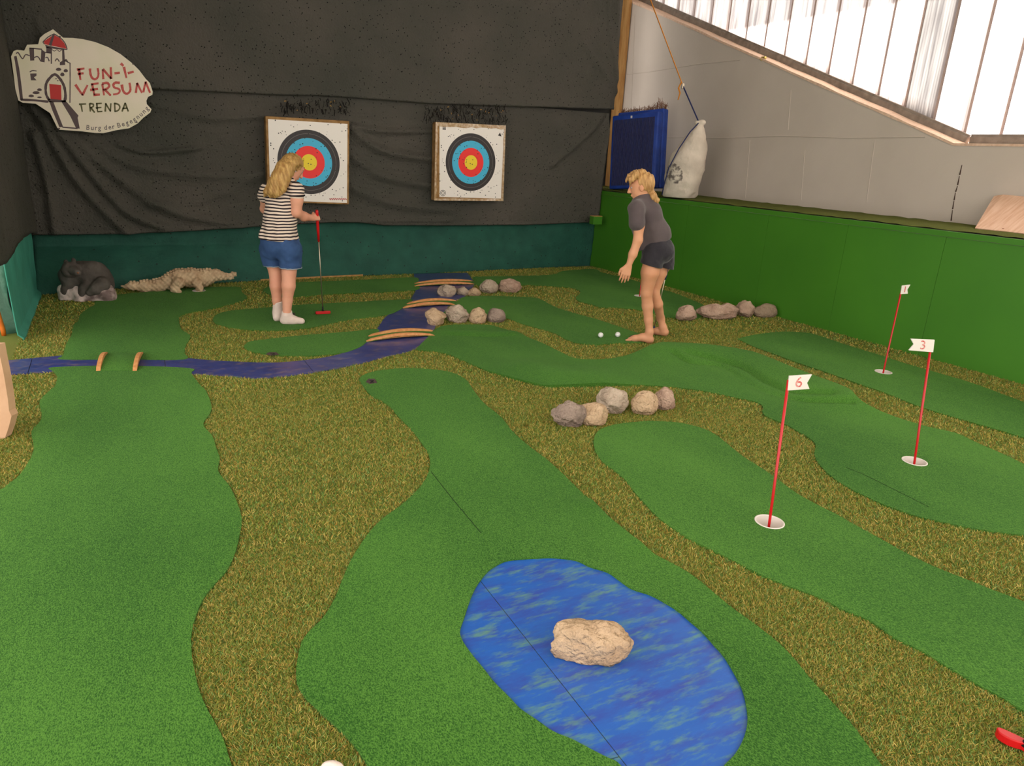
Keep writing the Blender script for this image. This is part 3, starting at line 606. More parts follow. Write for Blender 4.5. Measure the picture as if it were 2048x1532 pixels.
# ================================================================== COURSE FURNITURE
M_bwood = wood('orange pine rail', c(222, 160, 104), c(202, 132, 78), (10, 10, 10), .55)
M_red = mat('red plastic', c(196, 18, 22), .35, spec=.5)
M_redp = mat('red lacquered pole', c(190, 16, 24), .3, spec=.5)
M_wplast = mat('white plastic', c(222, 212, 202), .4, spec=.4)
M_steel = mat('steel shaft', c(170, 160, 140), .3, metal=.8)
M_black = mat('black rubber', c(28, 26, 28), .6)
M_blueg = mat('blue rubber grip', c(34, 52, 110), .5)

def bridge(nA, nB, fA, fB, label, h=.035):
    """near rail from pixel nA to nB, far rail fA to fB"""
    P = [fl(*q, .012) for q in (nA, nB, fA, fB)]; mid = sum(P)/4; root = empty('foot_bridge', (mid[0], mid[1], .0)); tag(root, label, 'bridge', 'little wooden bridges over the stream')
    for a, b in ((P[0], P[1]), (P[2], P[3])):
        d = b-a; Ln = np.linalg.norm(d); d /= Ln; s = np.array([-d[1], d[0], 0]); n = 16; top = []; bot = []
        for i in range(n+1):
            t = i/n; q = a+d*Ln*t; e = min(t, 1-t)*Ln; k = math.sin(math.pi*t); rnd = min(1, math.sqrt(max(0, 1-(1-min(e/.02, 1))**2)))
            bot.append(q+UP*(.001+h*.35*k)); top.append(q+UP*(.001+h*.35*k+(.013+.019*k)*max(rnd, .3)))
        G().prism(bot+top[::-1], s*.026).build('rail', M_bwood, root)
    V = []; F = []; n = 14
    for i in range(n+1):
        t = i/n; k = math.sin(math.pi*t)
        for q in (P[0]+(P[1]-P[0])*t, P[2]+(P[3]-P[2])*t):
            V += [(*q[:2], .016+h*.5*k), (*q[:2], .009+h*.5*k)]
    for i in range(n):
        o_ = i*4
        F += [[o_, o_+2, o_+6, o_+4], [o_+1, o_+5, o_+7, o_+3], [o_, o_+4, o_+5, o_+1], [o_+2, o_+3, o_+7, o_+6]]
    F += [[0, 1, 3, 2], [n*4, n*4+2, n*4+3, n*4+1]]
    fix(mobj('deck', V, F, M_green, root, False, np.array(root.location)))
bridge((734, 684), (870, 672), (738, 674), (870, 664), 'wooden rail bridge nearest the viewer, where the stream bends toward the back wall', .045)
bridge((807, 617), (910, 610), (815, 609), (914, 603), 'wooden rail bridge between the two rows of white rocks', .04)
bridge((830, 573), (949, 569), (830, 568), (946, 563), 'wooden rail bridge farthest back, just before the back wall', .03)
bridge((274, 742), (287, 707), (201, 742), (216, 707), 'wooden rail bridge on the left with its two rails pointing away from the viewer', .04)

def cup(k, label, tiny=False):
    x, y = cupP[k]; root = empty('hole_cup', (x, y, .0)); tag(root, label, 'golf hole', 'white golf hole cups')
    G().lathe((x, y, .0), [(CUPR-.004, .0145), (CUPR-.003, .0165), (CUPR+.001, .0172), (CUPR+.004, .0165), (CUPR+.004, .0142)], 36).build('rim', M_wplast, root, True)
    G().lathe((x, y, .0), [(CUPR-.004, .0145), (CUPR-.006, -.1), (.0001, -.1)], 36).build('liner', M_wplast, root, True)
cup('six', 'white cup of hole 6 around the nearest flag pole'); cup('three', 'white cup of hole 3 around the flag pole at right'); cup('one', 'white cup of hole 1 around the flag pole beside the green ledge')
cup('five', 'white cup behind the legs of the dark-shirt person'); cup('upper', 'white cup in front of the stone crocodile')

def textmesh(s, size, m, name, parent, org, ax, ay, an, depth=.0008, center=True):
    cu = bpy.data.curves.new(name, 'FONT'); cu.body = s; cu.size = size; cu.extrude = depth*.5
    if center: cu.align_x = 'CENTER'; cu.align_y = 'CENTER'
    t = bpy.data.objects.new(name, cu); COL.objects.link(t); dg = bpy.context.evaluated_depsgraph_get()
    me = bpy.data.meshes.new_from_object(t.evaluated_get(dg)); bpy.data.objects.remove(t); me.materials.clear(); me.materials.append(m)
    base = np.array(parent.location) if parent.parent is None else np.array(parent.parent.location)
    for v in me.vertices:
        q = np.asarray(org)+ax*v.co.x+ay*v.co.y+an*v.co.z-base; v.co = Vector(q)
    me.update(); o = bpy.data.objects.new(name, me); return link(o, parent)
M_num = mat('red worn numeral', c(192, 60, 56), .5, var=(90, .42, .55), col2=c(214, 150, 140))
def flag(k, foot, top, corners, num, label, label2=None):
    """pole from pixel foot to pixel top; flag corners tl, tr, br, bl in pixels, tail side given by order"""
    F0 = np.array([*cupP[k], 0.0]); D = dist(F0); Tp = onD(*top, D); Bt = F0+UP*(-.09)
    root = empty('flagstick', (F0[0], F0[1], 0)); tag(root, label, 'flag', 'numbered golf flags')
    d = (Tp-(F0+UP*.014)); d /= np.linalg.norm(d)
    G().tube([F0-d*.08, F0+UP*.014, Tp], .0062, 12).build('pole', M_redp, root, True)
    C = [onD(x, y, D) for x, y in corners]         # hoist top, hoist bottom, fly bottom, fly notch, fly top
    n = np.array(-FH); g = G().prism(C, n*.008); 
    fo = g.build('flag', M_wplast, root)
    for p in fo.data.polygons: p.use_smooth = False
    bv = fo.modifiers.new('soft', 'BEVEL'); bv.width = .0015; bv.segments = 2
    cen = (C[0]+C[1]+C[2]+C[4])/4+(C[0]-C[4])*.04; ax = (C[4]-C[0]); sgn = 1 if ax@RH > 0 else -1; ax = ax/np.linalg.norm(ax)*sgn; ay = (C[0]-C[1]); ay /= np.linalg.norm(ay); ht = np.linalg.norm(C[0]-C[1])
    nm = textmesh(num, ht*1.0, M_num, 'numeral', fo, cen+n*.0088, ax, ay, n); 
    return root
flag('six', None, (1577, 760), [(1577, 751), (1574, 780), (1618, 777), (1613, 765), (1623, 748)], '6', 'red flag pole with white swallowtail flag numbered 6')
flag('three', None, (1862, 690), [(1868, 679), (1865, 704), (1816, 700), (1826, 688), (1820, 677)], '3', 'red flag pole with white flag numbered 3 pointing left')
flag('one', None, (1803, 580), [(1803, 571), (1800, 588), (1815, 587), (1814, 579), (1820, 569)], '1', 'red flag pole with small white flag numbered 1 beside the green ledge')
flag('five', None, (1291, 488), [(1292, 482), (1290, 500), (1310, 499), (1306, 491), (1313, 481)], '5', 'red flag pole mostly hidden behind the dark-shirt person')

# tee markers
M_teep = mat('brown tee plate', c(92, 74, 70), .8, var=(60, .3, .7), col2=c(74, 60, 58)); M_teem = mat('black paint mark', c(20, 18, 20), .7)
def tee(px, py, w, h, label, rot=0.):
    p = fl(px, py, .016); s = 1/pxm(p); root = empty('tee_marker', (p[0], p[1], .0)); tag(root, label, 'tee marker', 'flat tee markers')
    e = [fl(px+dx, py+dy, .0145) for dx, dy in ((-w, h*.2), (-w*.55, -h), (w*.6, -h*.95), (w, h*.55), (-w*.3, h))]
    G().prism(e, UP*.003).build('plate', M_teep, root)
    z = [fl(px+dx, py+dy, .0178) for dx, dy in ((-w*.35, -h*.45), (w*.3, -h*.4), (-w*.15, h*.5), (w*.45, h*.35))]
    G().tube(z, .008, 5, .15).build('mark', M_teem, root)
tee(743, 763, 11, 5, 'small brown tee plate with black mark at the narrow end of the pond lane'); tee(545, 708, 13, 3, 'dark flat tee plate on the small green tongue above the stream')
tee(1267, 674, 9, 3, 'dark tee plate in front of the bare toes'); tee(586, 628, 5, 2, 'dark tee plate behind the white socked foot')

# golf balls
M_ball = mat('white golf ball', c(232, 228, 224), .35, bump=(600, .2, .001), spec=.5)
def sphere(cen, r, n=20):
    g = G(); m_ = n//2; g.lathe(cen, [(max(1e-4, r*math.sin(math.pi*i/m_)), -r*math.cos(math.pi*i/m_)) for i in range(m_+1)], n); return g
for (px, py), lab in (((1201, 675), 'white golf ball farther from the bare foot'), ((1235, 674), 'white golf ball next to the bare foot')):
    p = fl(px, py, .014); o = sphere(p*[1, 1, 0]+UP*(.014+.0235), .0235).build('golf_ball', M_ball, None, True, p*[1, 1, 0]); tag(o, lab, 'golf ball', 'golf balls on the tee lane')

# ---- rocks
def rockmat(name, a, b, d=.5):
    return mat(name, a, .9, var=(9, .35, .7), col2=b, bump=(22, 1.0, .03), bump2=(90, .8, .008), spec=.2)
M_rock = rockmat('pale limestone', c(190, 170, 150), c(150, 130, 112)); M_rockw = rockmat('warm limestone', c(200, 170, 138), c(164, 134, 104)); M_rockg = rockmat('grey brown rock', c(160, 140, 126), c(116, 98, 88)); M_rockp = rockmat('pinkish fieldstone', c(188, 158, 138), c(152, 120, 102)); M_rockb = rockmat('brown fieldstone', c(158, 136, 114), c(138, 116, 96))
def rock(box, m, label, group, seed, facets=9, depthf=.85, tilt=0., waist=0., rough=.05, base=.0, fsharp=.0):
    x0, y0, x1, y1 = box; rs = np.random.default_rng(seed)
    foot = fl((x0+x1)/2, y1-(y1-y0)*.10, base); s = 1/pxm(foot); w = (x1-x0)*s; h = (y1-y0)*s*.97; dp = min(w, h*1.25)*depthf
    bm = bmesh.new(); bmesh.ops.create_icosphere(bm, subdivisions=5, radius=1); V = np.array([v.co for v in bm.verts]); F = [[v.index for v in f.verts] for f in bm.faces]; bm.free()
    nn = rs.normal(size=(facets, 3)); nn /= np.linalg.norm(nn, axis=1)[:, None]; off = rs.uniform(.72, .95, facets)
    dt = np.maximum(V@nn.T, 1e-3); rr = np.concatenate([off/dt, np.ones((len(V), 1))], 1); k = 26.; r = -np.log(np.exp(-k*rr).sum(1))/k
    r = r+rough*vnoise(V, 1.9, seed)*2.2+rough*vnoise(V, 4.1, seed+3)+rough*.7*vnoise(V, 8, seed+5)+rough*.4*vnoise(V, 17, seed+7)
    V = V*r[:, None]
    if waist: V[:, 2] *= 1-waist*np.exp(-((V[:, 0]-.05)/.16)**2)*(V[:, 2] > 0)
    lo, hi = V.min(0), V.max(0); V = (V-(lo+hi)/2)/((hi-lo)/2)
    ct, st_ = math.cos(tilt), math.sin(tilt); V[:, [0, 2]] = V[:, [0, 2]]@np.array([[ct, st_], [-st_, ct]]); V /= np.abs(V).max(0)
    V[:, 2] = np.where(V[:, 2] < -.72, -.72+(V[:, 2]+.72)*.12, V[:, 2]); zl_ = V[:, 2].min()
    zh = (V[:, 2]-zl_)/(1-zl_)*h; cen = foot+FH*dp*.22
    P = cen[None]*np.array([1, 1, 0])+np.outer(V[:, 0]*w/2, RH)+np.outer(V[:, 1]*dp/2, FH); P[:, 2] = base+zh
    o = mobj('rock', P, F, m, None, True, (cen[0], cen[1], base)); tag(o, label, 'rock', group); return o
g1 = 'rocks beside the near bend of the stream'
rock((848, 620, 892, 655), M_rockw, 'angular cream rock overhanging the stream, leftmost of the front four', g1, 11); rock((889, 612, 938, 650), M_rock, 'tallest wrinkled grey rock second from the stream in the front four', g1, 12, 12, rough=.07)
rock((936, 617, 973, 651), M_rockw, 'squarish cream rock third from the stream in the front four', g1, 13, 8); rock((972, 619, 1011, 649), M_rockg, 'roundest greyish rock at the right end of the front four', g1, 14, 6, rough=.03)
g2 = 'rocks beside the far bend of the stream'
rock((873, 571, 913, 597), M_rock, 'pale rock lying on the stream, leftmost of the far five', g2, 21); rock((912, 575, 939, 594), M_rock, 'small rock second from the left of the far five', g2, 22); rock((934, 577, 962, 595), M_rockw, 'smallest rock, middle of the far five', g2, 23)
rock((957, 562, 996, 590), M_rock, 'saddle-topped pale rock fourth from the left of the far five', g2, 24); rock((993, 560, 1043, 588), M_rockp, 'widest pinkish rock at the right end of the far five', g2, 25, tilt=.15)
g3 = 'rocks in the middle of the course'
rock((1100, 806, 1174, 861), M_rockg, 'dark grey-brown angular rock, leftmost in the middle row', g3, 31, 7, rough=.07, base=.004, tilt=.15); rock((1150, 809, 1217, 856), M_rockw, 'cream wedge rock leaning behind the dark grey one', g3, 32, 7, tilt=-.25, base=.004); rock((1192, 777, 1257, 834), M_rock, 'largest upright pale rock in the middle row', g3, 33, 8, tilt=-.15, base=.004)
rock((1260, 786, 1317, 835), M_rockw, 'rounded cream rock with pointed top in the middle row', g3, 34, 7, base=.004); rock((1302, 778, 1352, 824), M_rockp, 'flat-sided cream rock at the right end of the middle row', g3, 35, 6, base=.004)
g4 = 'rocks at the foot of the green ledge'
rock((1351, 613, 1395, 646), M_rockp, 'roundish pink-grey rock, leftmost at the green ledge', g4, 41, base=.004); rock((1391, 608, 1480, 643), M_rockp, 'long lumpy pink-grey rock at the foot of the green ledge', g4, 42, 12, waist=.25, rough=.06, base=.004, depthf=.8)
rock((1471, 604, 1509, 638), M_rockp, 'pointed rock third from the left at the green ledge', g4, 43, 7, base=.004); rock((1503, 609, 1555, 638), M_rockb, 'smooth brown rock at the right end touching the green ledge', g4, 44, 6, rough=.03, base=.004)
rock((1099, 1245, 1267, 1332), M_rockw, 'oblong beige rock lying on the blue pond', None, 52, 12, rough=.055, base=.006, depthf=.78, waist=.12)
rock((640, 1526, 686, 1552), mat('pale smooth stone', c(226, 206, 196), .6, bump=(40, .1, .003)), 'pale smooth stone at the bottom picture edge', None, 61, 4, rough=.02, base=.004)

# ---- putters
def putter(top, bot, headpx, grip, m, label, headdir, n=None, headlen=.10):
    """top, bot: world points of shaft; grip length"""
    root = empty('putter', (bot[0], bot[1], 0)); tag(root, label, 'putter')
    d = (bot-top)/np.linalg.norm(bot-top)
    G().tube([top-d*.02, top, top+d*grip*.6, top+d*grip], [.011, .0135, .0125, .010], 12).build('grip', m, root, True)
    G().tube([top+d*(grip-.01), bot], .0052, 10).build('shaft', M_steel, root, True)
    hd = np.asarray(headdir, float); hd /= np.linalg.norm(hd); sd_ = np.cross(UP, hd); g = G()
    out_ = [(-.052, -.014), (-.05, .008), (-.03, .016), (-.012, .012), (.0, .006), (.012, .012), (.03, .016), (.05, .008), (.052, -.014), (.0, -.018)]
    out_ = spline(out_, 4); cen = np.array([bot[0], bot[1], .017])
    g.prism([cen+hd*x*headlen/.104+sd_*y for x, y in out_], UP*.026)
    h = g.build('head', m, root); bv = h.modifiers.new('soft', 'BEVEL'); bv.width = .004; bv.segments = 3; bv.limit_method = 'ANGLE'
    G().tube([bot+UP*.005-d*.05, np.array([bot[0], bot[1], .03])], [.0075, .009], 10).build('hosel', M_black if m is not M_blueg else M_blueg, root, True)
    return root

# ================================================================== ARCHERY TARGETS
def facemat(R):
    m = bpy.data.materials.new('archery target print'); m.use_nodes = True; nt = m.node_tree; N = nt.nodes; L = nt.links; p = N['Principled BSDF']; p.inputs['Roughness'].default_value = .55
    tc = N.new('ShaderNodeTexCoord'); sp = N.new('ShaderNodeVectorMath'); sp.operation = 'MULTIPLY'; sp.inputs[1].default_value = (1/R, 0, 1/R); L.new(tc.outputs['Object'], sp.inputs[0])
    ln = N.new('ShaderNodeVectorMath'); ln.operation = 'LENGTH'; L.new(sp.outputs[0], ln.inputs[0])
    mr = N.new('ShaderNodeMath'); mr.operation = 'MULTIPLY'; mr.inputs[1].default_value = .5; L.new(ln.outputs['Value'], mr.inputs[0])
    r = N.new('ShaderNodeValToRGB'); r.color_ramp.interpolation = 'CONSTANT'; e = r.color_ramp.elements
    wh = c(246, 236, 228); bk = c(46, 38, 38); gy = c(150, 140, 136)
    st_ = [(0, c(244, 212, 40)), (.1, c(244, 44, 40)), (.2, c(66, 182, 220)), (.3, bk), (.348, c(120, 110, 108)), (.352, bk), (.4, wh), (.4965, gy), (.5, wh)]
    e[0].position = 0; e[0].color = st_[0][1]; e[1].position = st_[1][0]; e[1].color = st_[1][1]
    for ps, cc in st_[2:]: x = e.new(ps); x.color = cc
    L.new(mr.outputs[0], r.inputs[0])
    vo = N.new('ShaderNodeTexVoronoi'); vo.inputs['Scale'].default_value = 26; vo.inputs['Randomness'].default_value = 1; L.new(tc.outputs['Object'], vo.inputs['Vector'])
    lt = N.new('ShaderNodeMath'); lt.operation = 'LESS_THAN'; lt.inputs[1].default_value = .17; L.new(vo.outputs['Distance'], lt.inputs[0])
    mx = N.new('ShaderNodeMix'); mx.data_type = 'RGBA'; L.new(lt.outputs[0], mx.inputs[0]); L.new(r.outputs[0], mx.inputs[6]); mx.inputs[7].default_value = c(30, 22, 20); L.new(mx.outputs[2], p.inputs['Base Color'])
    return m
M_foam = mat('brown foam board edge', c(176, 136, 88), .85, var=(12, .35, .65), col2=c(140, 102, 60), bump=(40, .5, .01))
M_tape = mat('clear glossy tape', c(206, 180, 150), .2, var=(30, .35, .6), col2=c(176, 140, 100), spec=.6)
M_ink = mat('dark print ink', c(60, 52, 50), .6); M_inkr = mat('red print ink', c(190, 70, 70), .6)
def target(corners, paper, cen, label, tape):
    Yf = YB-.24; P = [onY(x, y, Yf) for x, y in corners]; C = onY(*cen, Yf-.004); root = empty('archery_target', C); tag(root, label, 'target', 'archery targets on the back wall')
    g = G().prism(P, np.array([0, .10, 0])); b_ = g.build('foam_board', M_foam, root); bv = b_.modifiers.new('soft', 'BEVEL'); bv.width = .008; bv.segments = 2
    Q = [onY(x, y, Yf-.004) for x, y in paper]; G().prism(Q, np.array([0, .0035, 0])).build('paper_face', facemat(.433), root)
    if tape:
        for a, b, w in ((0, 1, .05), (0, 3, .03), (1, 2, .03), (3, 2, .03)):
            n = 14; pts = []; A, B = P[a], P[b]; inw = (sum(P)/4-(A+B)/2); inw /= np.linalg.norm(inw)
            for i in range(n+1): pts.append(A+(B-A)*i/n+inw*(w*rng.uniform(.7, 1.1)))
            Fv = [A, *[A+(B-A)*i/n for i in range(1, n)], B]; V = [q-np.array([0, .0075+rng.uniform(0, .004), 0]) for q in Fv]+[q-np.array([0, .0055+rng.uniform(0, .004), 0]) for q in pts]
            m_ = len(Fv); fix(mobj('tape', V, [[i, i+1, m_+i+1, m_+i] for i in range(m_-1)], M_tape, root, False, np.array(root.location)))
    return root, Yf-.0048
t1, y1_ = target([(531, 232), (699, 242), (698, 409), (536, 404)], [(536, 238), (695, 248), (694, 406), (541, 400)], (618.4, 324.7), 'larger-looking archery target behind the head of the striped-shirt person', False)
t2, y2_ = target([(871, 244), (1011, 251), (1006, 402), (868, 401)], [(879, 251), (1008, 256), (1002, 397), (879, 394)], (942, 325), 'archery target with taped edges on the right half of the back wall', True)
# small printed marks on the papers
g = G()
for i in range(26):
    x = 660+i*1.3; p = onY(x, 398+math.sin(i*2.1)*1.1, y1_); g.box(p, (.004, .0004, .004+.003*abs(math.sin(i*1.7))))
g.build('print_line', M_inkr, t1)
g = G()
for k in range(3): g.box(onY(888.5, 254.5+k*2.2, y2_), (.022, .0004, .004))
g.build('print_stamp', M_ink, t2)
g = G(); g.prism([onY(x, y, y2_) for x, y in ((1000, 265), (1003, 273), (996, 271))], np.array([0, -.0006, 0])); g.build('print_arrow', M_ink, t2)
g = G(); cx = onY(886, 386, y2_); g.tube([cx+np.array([.035*math.cos(a), 0, .035*math.sin(a)]) for a in np.linspace(0, 6.28, 20)], .003, 5); g.tube([cx+np.array([.018*math.cos(a), 0, .018*math.sin(a)]) for a in np.linspace(0, 6.28, 14)], .003, 5); g.build('print_seal', M_ink, t2)
# shredded dark patches in the tarp above each target
M_shred = mat('frayed dark netting', c(40, 34, 28), .95, var=(30, .3, .6), col2=c(26, 22, 20)); M_straw = mat('straw bits', c(170, 130, 70), .9)
for (x0, x1, y0, y1, tt, lab) in ((850, 1016, 207, 242, 170, 'frayed dark netting patch directly above the right target'), (560, 700, 196, 222, 90, 'frayed dark netting patch above the left target')):
    g = G()
    for i in range(tt):
        p = onY(rng.uniform(x0, x1), rng.uniform(y0, y1), YB-.16+rng.uniform(-.03, .03)); q = p+np.array([rng.normal()*.02, rng.uniform(-.02, .0), -rng.uniform(.02, .08)]); g.tube([p, (p+q)/2+rng.normal(size=3)*.008, q], rng.uniform(.002, .006), 4)
    ce = onY((x0+x1)/2, y1, YB-.16); o = g.build('frayed_netting', M_shred, None, False, ce); tag(o, lab, 'netting', kind='stuff')
    g = G()
    for i in range(int(tt*.08)):
        p = onY(rng.uniform(x0, x1), rng.uniform(y0+4, y1), YB-.20); g.tube([p, p+rng.normal(size=3)*.012], .005, 4)
    s_ = g.build('straw', M_straw, o, False, ce); s_['kind'] = 'stuff'

# ================================================================== SIGN
YS = YB-.26; SS = 2003/340
def S(x, y, dy=0.): return onY(x/SS, 30+y/SS, YS+dy)
M_sign = mat('cream sign panel', c(244, 228, 206), .5, var=(2.2, .42, .75), col2=c(228, 222, 184), spec=.3)
M_sdark = mat('dark mauve sign print', c(98, 80, 80), .6); M_sred = mat('red sign print', c(206, 62, 58), .6); M_sred2 = mat('brush red lettering', c(200, 76, 72), .6, var=(40, .35, .7), col2=c(214, 110, 100)); M_solive = mat('olive brush lettering', c(96, 92, 56), .6, var=(40, .35, .7), col2=c(120, 112, 76)); M_sgrey = mat('grey lettering', c(116, 104, 100), .6)
OUT = [(625,168),(745,268),(860,270),(980,285),(1120,318),(1280,380),(1420,460),(1560,570),(1640,650),(1720,755),(1765,800),(1800,905),(1795,940),(1745,965),(1725,1010),(1730,1050),(1785,1110),(1770,1150),(1690,1210),(1620,1280),(1520,1335),(1380,1355),(1220,1392),(1120,1390),(960,1370),(700,1352),(675,1330),(590,1155),(520,1110),(420,1045),(270,1035),(215,1005),(180,870),(160,700),(130,490),(160,425),(200,410),(285,420),(320,350),(450,345),(470,270),(520,225)]
root = empty('wall_sign', S(960, 1390)); tag(root, 'cream castle-shaped sign with red and olive brush lettering on the back wall', 'sign')
# smooth most of the outline but keep the spire sharp
pan = G().prism([S(x, y) for x, y in OUT], np.array([0, .012, 0])).build('panel', M_sign, root)
DN = np.array([0, -.0009, 0])
def stroke(g, pts, w, w2=None):
    P = spline(np.array(pts, float), 5, False) if len(pts) > 2 else np.array(pts, float); ww = np.linspace(w, w2 if w2 else w, len(P)); Lf = []; Rt = []
    for i, p in enumerate(P):
        t = P[min(i+1, len(P)-1)]-P[max(i-1, 0)]; t /= np.linalg.norm(t); n = np.array([-t[1], t[0]]); j = 1+.12*math.sin(i*3.7+p[0]); Lf.append(p+n*ww[i]/2*j); Rt.append(p-n*ww[i]/2*j)
    for i in range(len(P)-1): g.prism([S(*Lf[i]), S(*Lf[i+1]), S(*Rt[i+1]), S(*Rt[i])], DN)
def poly(g, pts): g.prism([S(*p) for p in pts], DN)
def blob(g, x, y, a, b): poly(g, [(x+a*math.cos(t)*(1+.1*math.sin(3*t)), y+b*math.sin(t)) for t in np.linspace(0, 6.283, 14)[:-1]])
g = G()
stroke(g, [(180,485),(215,680),(255,1000)], 34); stroke(g, [(245,998),(400,1005),(570,1022)], 26); g.build('castle_wall_line', M_sdark, root); g = G()
stroke(g, [(825,565),(826,800),(824,1035)], 12); stroke(g, [(760,535),(790,550),(830,570)], 11)
g.build('castle_outline', M_sdark, root)
for pts in ([(190,455),(215,445),(265,515),(300,468),(350,480)], [(400,505),(430,490),(455,500),(480,545)], [(535,505),(560,500),(580,545)], [(650,545),(672,515),(700,550)], [(760,550),(778,525),(800,560)]): g = G(); stroke(g, pts, 13); g.build('battlement', M_sdark, root)
g = G()
poly(g, [(345,388),(400,388),(404,535),(356,538)]); stroke(g, [(345,390),(495,404)], 13); poly(g, [(487,402),(535,438),(525,558),(480,550)]); stroke(g, [(530,440),(600,450)], 10)
poly(g, [(545,372),(612,390),(612,575),(598,575),(598,452),(545,440)]); poly(g, [(732,402),(756,402),(768,588),(705,592),(705,558),(734,540)]); stroke(g, [(610,405),(640,425),(670,408),(700,428),(730,408)], 8); poly(g, [(530,350),(620,372),(795,402),(790,412),(700,406),(545,386)])
g.build('turret', M_sdark, root); g = G()
stroke(g, [(505,320),(560,265),(635,222)], 12); stroke(g, [(635,222),(710,268),(765,330),(792,405)], 12); stroke(g, [(632,230),(590,360)], 26, 34); stroke(g, [(505,320),(525,345)], 10)
g.build('roof_outline', M_sdark, root); g = G()
stroke(g, [(350,672),(385,655),(430,660)], 12); poly(g, [(355,690),(430,688),(430,715),(400,735),(432,770),(365,770)])
g.build('castle_window', M_sdark, root)
for q in ((690,640,32,19),(775,656,26,19),(735,700,25,22),(465,880,28,16),(425,915,42,18),(368,953,32,16),(465,970,27,10),(660,752,12,5),(680,775,10,5)): g = G(); blob(g, *q); g.build('wall_stone', M_sdark, root)
g = G()
stroke(g, [(580,1005),(543,930),(542,820),(582,748),(645,700),(705,750),(755,840),(772,950),(762,1015)], 28, 34); poly(g, [(565,985),(770,1005),(775,1028),(575,1028)])
g.build('gate_arch', M_sdark, root); g = G()
poly(g, [(580,1012),(628,1022),(745,1320),(700,1322),(612,1112)]); poly(g, [(722,1012),(775,1012),(925,1185),(915,1210),(940,1340),(895,1332),(832,1200),(730,1032)]); stroke(g, [(735,1322),(915,1337)], 14)
g.build('road', M_sdark, root)
g = G(); DN = np.array([0, -.0006, 0]); poly(g, [(632,232),(515,312),(528,345),(785,398),(758,332),(702,268)]); g.build('red_roof', M_sred, root); g = G(); poly(g, [(580,812),(720,825),(725,1000),(595,995)]); g.build('red_gate', M_sred, root); DN = np.array([0, -.0009, 0])
g = G()
for pts in ([(930,632),(948,765)], [(905,644),(995,630)], [(915,697),(985,686)], [(1060,630),(1065,690),(1085,740),(1120,757),(1150,735),(1160,690),(1150,625)], [(1218,757),(1208,640)], [(1212,636),(1312,752)], [(1310,752),(1305,615)], [(1348,688),(1412,680)], [(1460,612),(1490,742)], [(1422,570),(1455,600)], [(1505,686),(1576,668)],
            [(888,820),(975,948)], [(970,945),(1032,825)], [(1085,812),(1112,942)], [(1072,817),(1162,805)], [(1062,884),(1155,870)], [(1102,942),(1178,938)], [(1205,812),(1226,947)], [(1203,812),(1260,800),(1288,830),(1265,865),(1215,882)], [(1235,880),(1306,950)], [(1412,800),(1360,798),(1335,825),(1350,855),(1395,870),(1412,895),(1390,925),(1333,937)], [(1435,820),(1450,890),(1480,925),(1512,920),(1537,880),(1525,798)], [(1600,918),(1616,800)], [(1614,800),(1672,918)], [(1688,912),(1716,785)], [(1714,785),(1768,917)]): stroke(g, pts, 30, 23)
g.build('red_lettering', M_sred2, root)
g = G()
for pts in ([(930,1052),(1015,1048)], [(955,1055),(970,1140)], [(1055,1042),(1065,1138)], [(1053,1045),(1095,1050),(1097,1078),(1062,1094)], [(1070,1092),(1116,1150)], [(1140,1042),(1150,1142)], [(1130,1045),(1200,1040)], [(1128,1096),(1195,1088)], [(1148,1140),(1207,1135)], [(1240,1138),(1246,1038)], [(1244,1042),(1302,1137)], [(1300,1137),(1306,1040)], [(1350,1038),(1355,1137)], [(1345,1040),(1395,1055),(1412,1090),(1390,1125),(1348,1138)], [(1438,1138),(1475,1035)], [(1474,1035),(1512,1137)], [(1442,1102),(1500,1098)]): stroke(g, pts, 21, 16)
g.build('olive_lettering', M_solive, root)
pathp = spline(np.array([(1003,1350),(1100,1356),(1210,1354),(1330,1342),(1450,1312),(1560,1272),(1640,1218),(1710,1156),(1770,1090)], float), 12, False); arc = np.r_[0, np.cumsum(np.linalg.norm(np.diff(pathp, axis=0), axis=1))]
ADV = {'B': 60, 'u': 50, 'r': 34, 'g': 52, ' ': 22, 'd': 52, 'e': 49, 'n': 50}; pos = 0; allV = []; allF = []
for ch in 'Burg der Begegnung':
    if ch != ' ':
        mpos = pos+ADV[ch]/2; x = np.interp(mpos, arc, pathp[:, 0]); y = np.interp(mpos, arc, pathp[:, 1]); x2 = np.interp(mpos+4, arc, pathp[:, 0]); y2 = np.interp(mpos+4, arc, pathp[:, 1])
        t = np.array([x2-x, y2-y]); t /= np.linalg.norm(t); up = np.array([t[1], -t[0]])
        cu = bpy.data.curves.new('ch', 'FONT'); cu.body = ch; cu.size = 80; cu.offset = 1.2; cu.align_x = 'CENTER'; ob = bpy.data.objects.new('ch', cu); COL.objects.link(ob)
        me = bpy.data.meshes.new_from_object(ob.evaluated_get(bpy.context.evaluated_depsgraph_get())); bpy.data.objects.remove(ob)
        n0 = len(allV)
        for v in me.vertices: q = np.array([x, y])+t*v.co.x*.92+up*v.co.y; allV.append(S(*q, -.0008))
        allF += [[n0+i for i in p.vertices] for p in me.polygons]; bpy.data.meshes.remove(me)
    pos += ADV[ch]
lo_ = mobj('slogan_lettering', allV, allF, M_sgrey, root, False, np.array(root.location)); md = lo_.modifiers.new('thickness', 'SOLIDIFY'); md.thickness = .0006; lo_['kind'] = 'stuff'
for x, y in ((707, 255), (1567, 577), (697, 1337), (1612, 1263)):
    sphere(S(x, y, -.001), .007, 10).build('nail', M_sdark, root, True)

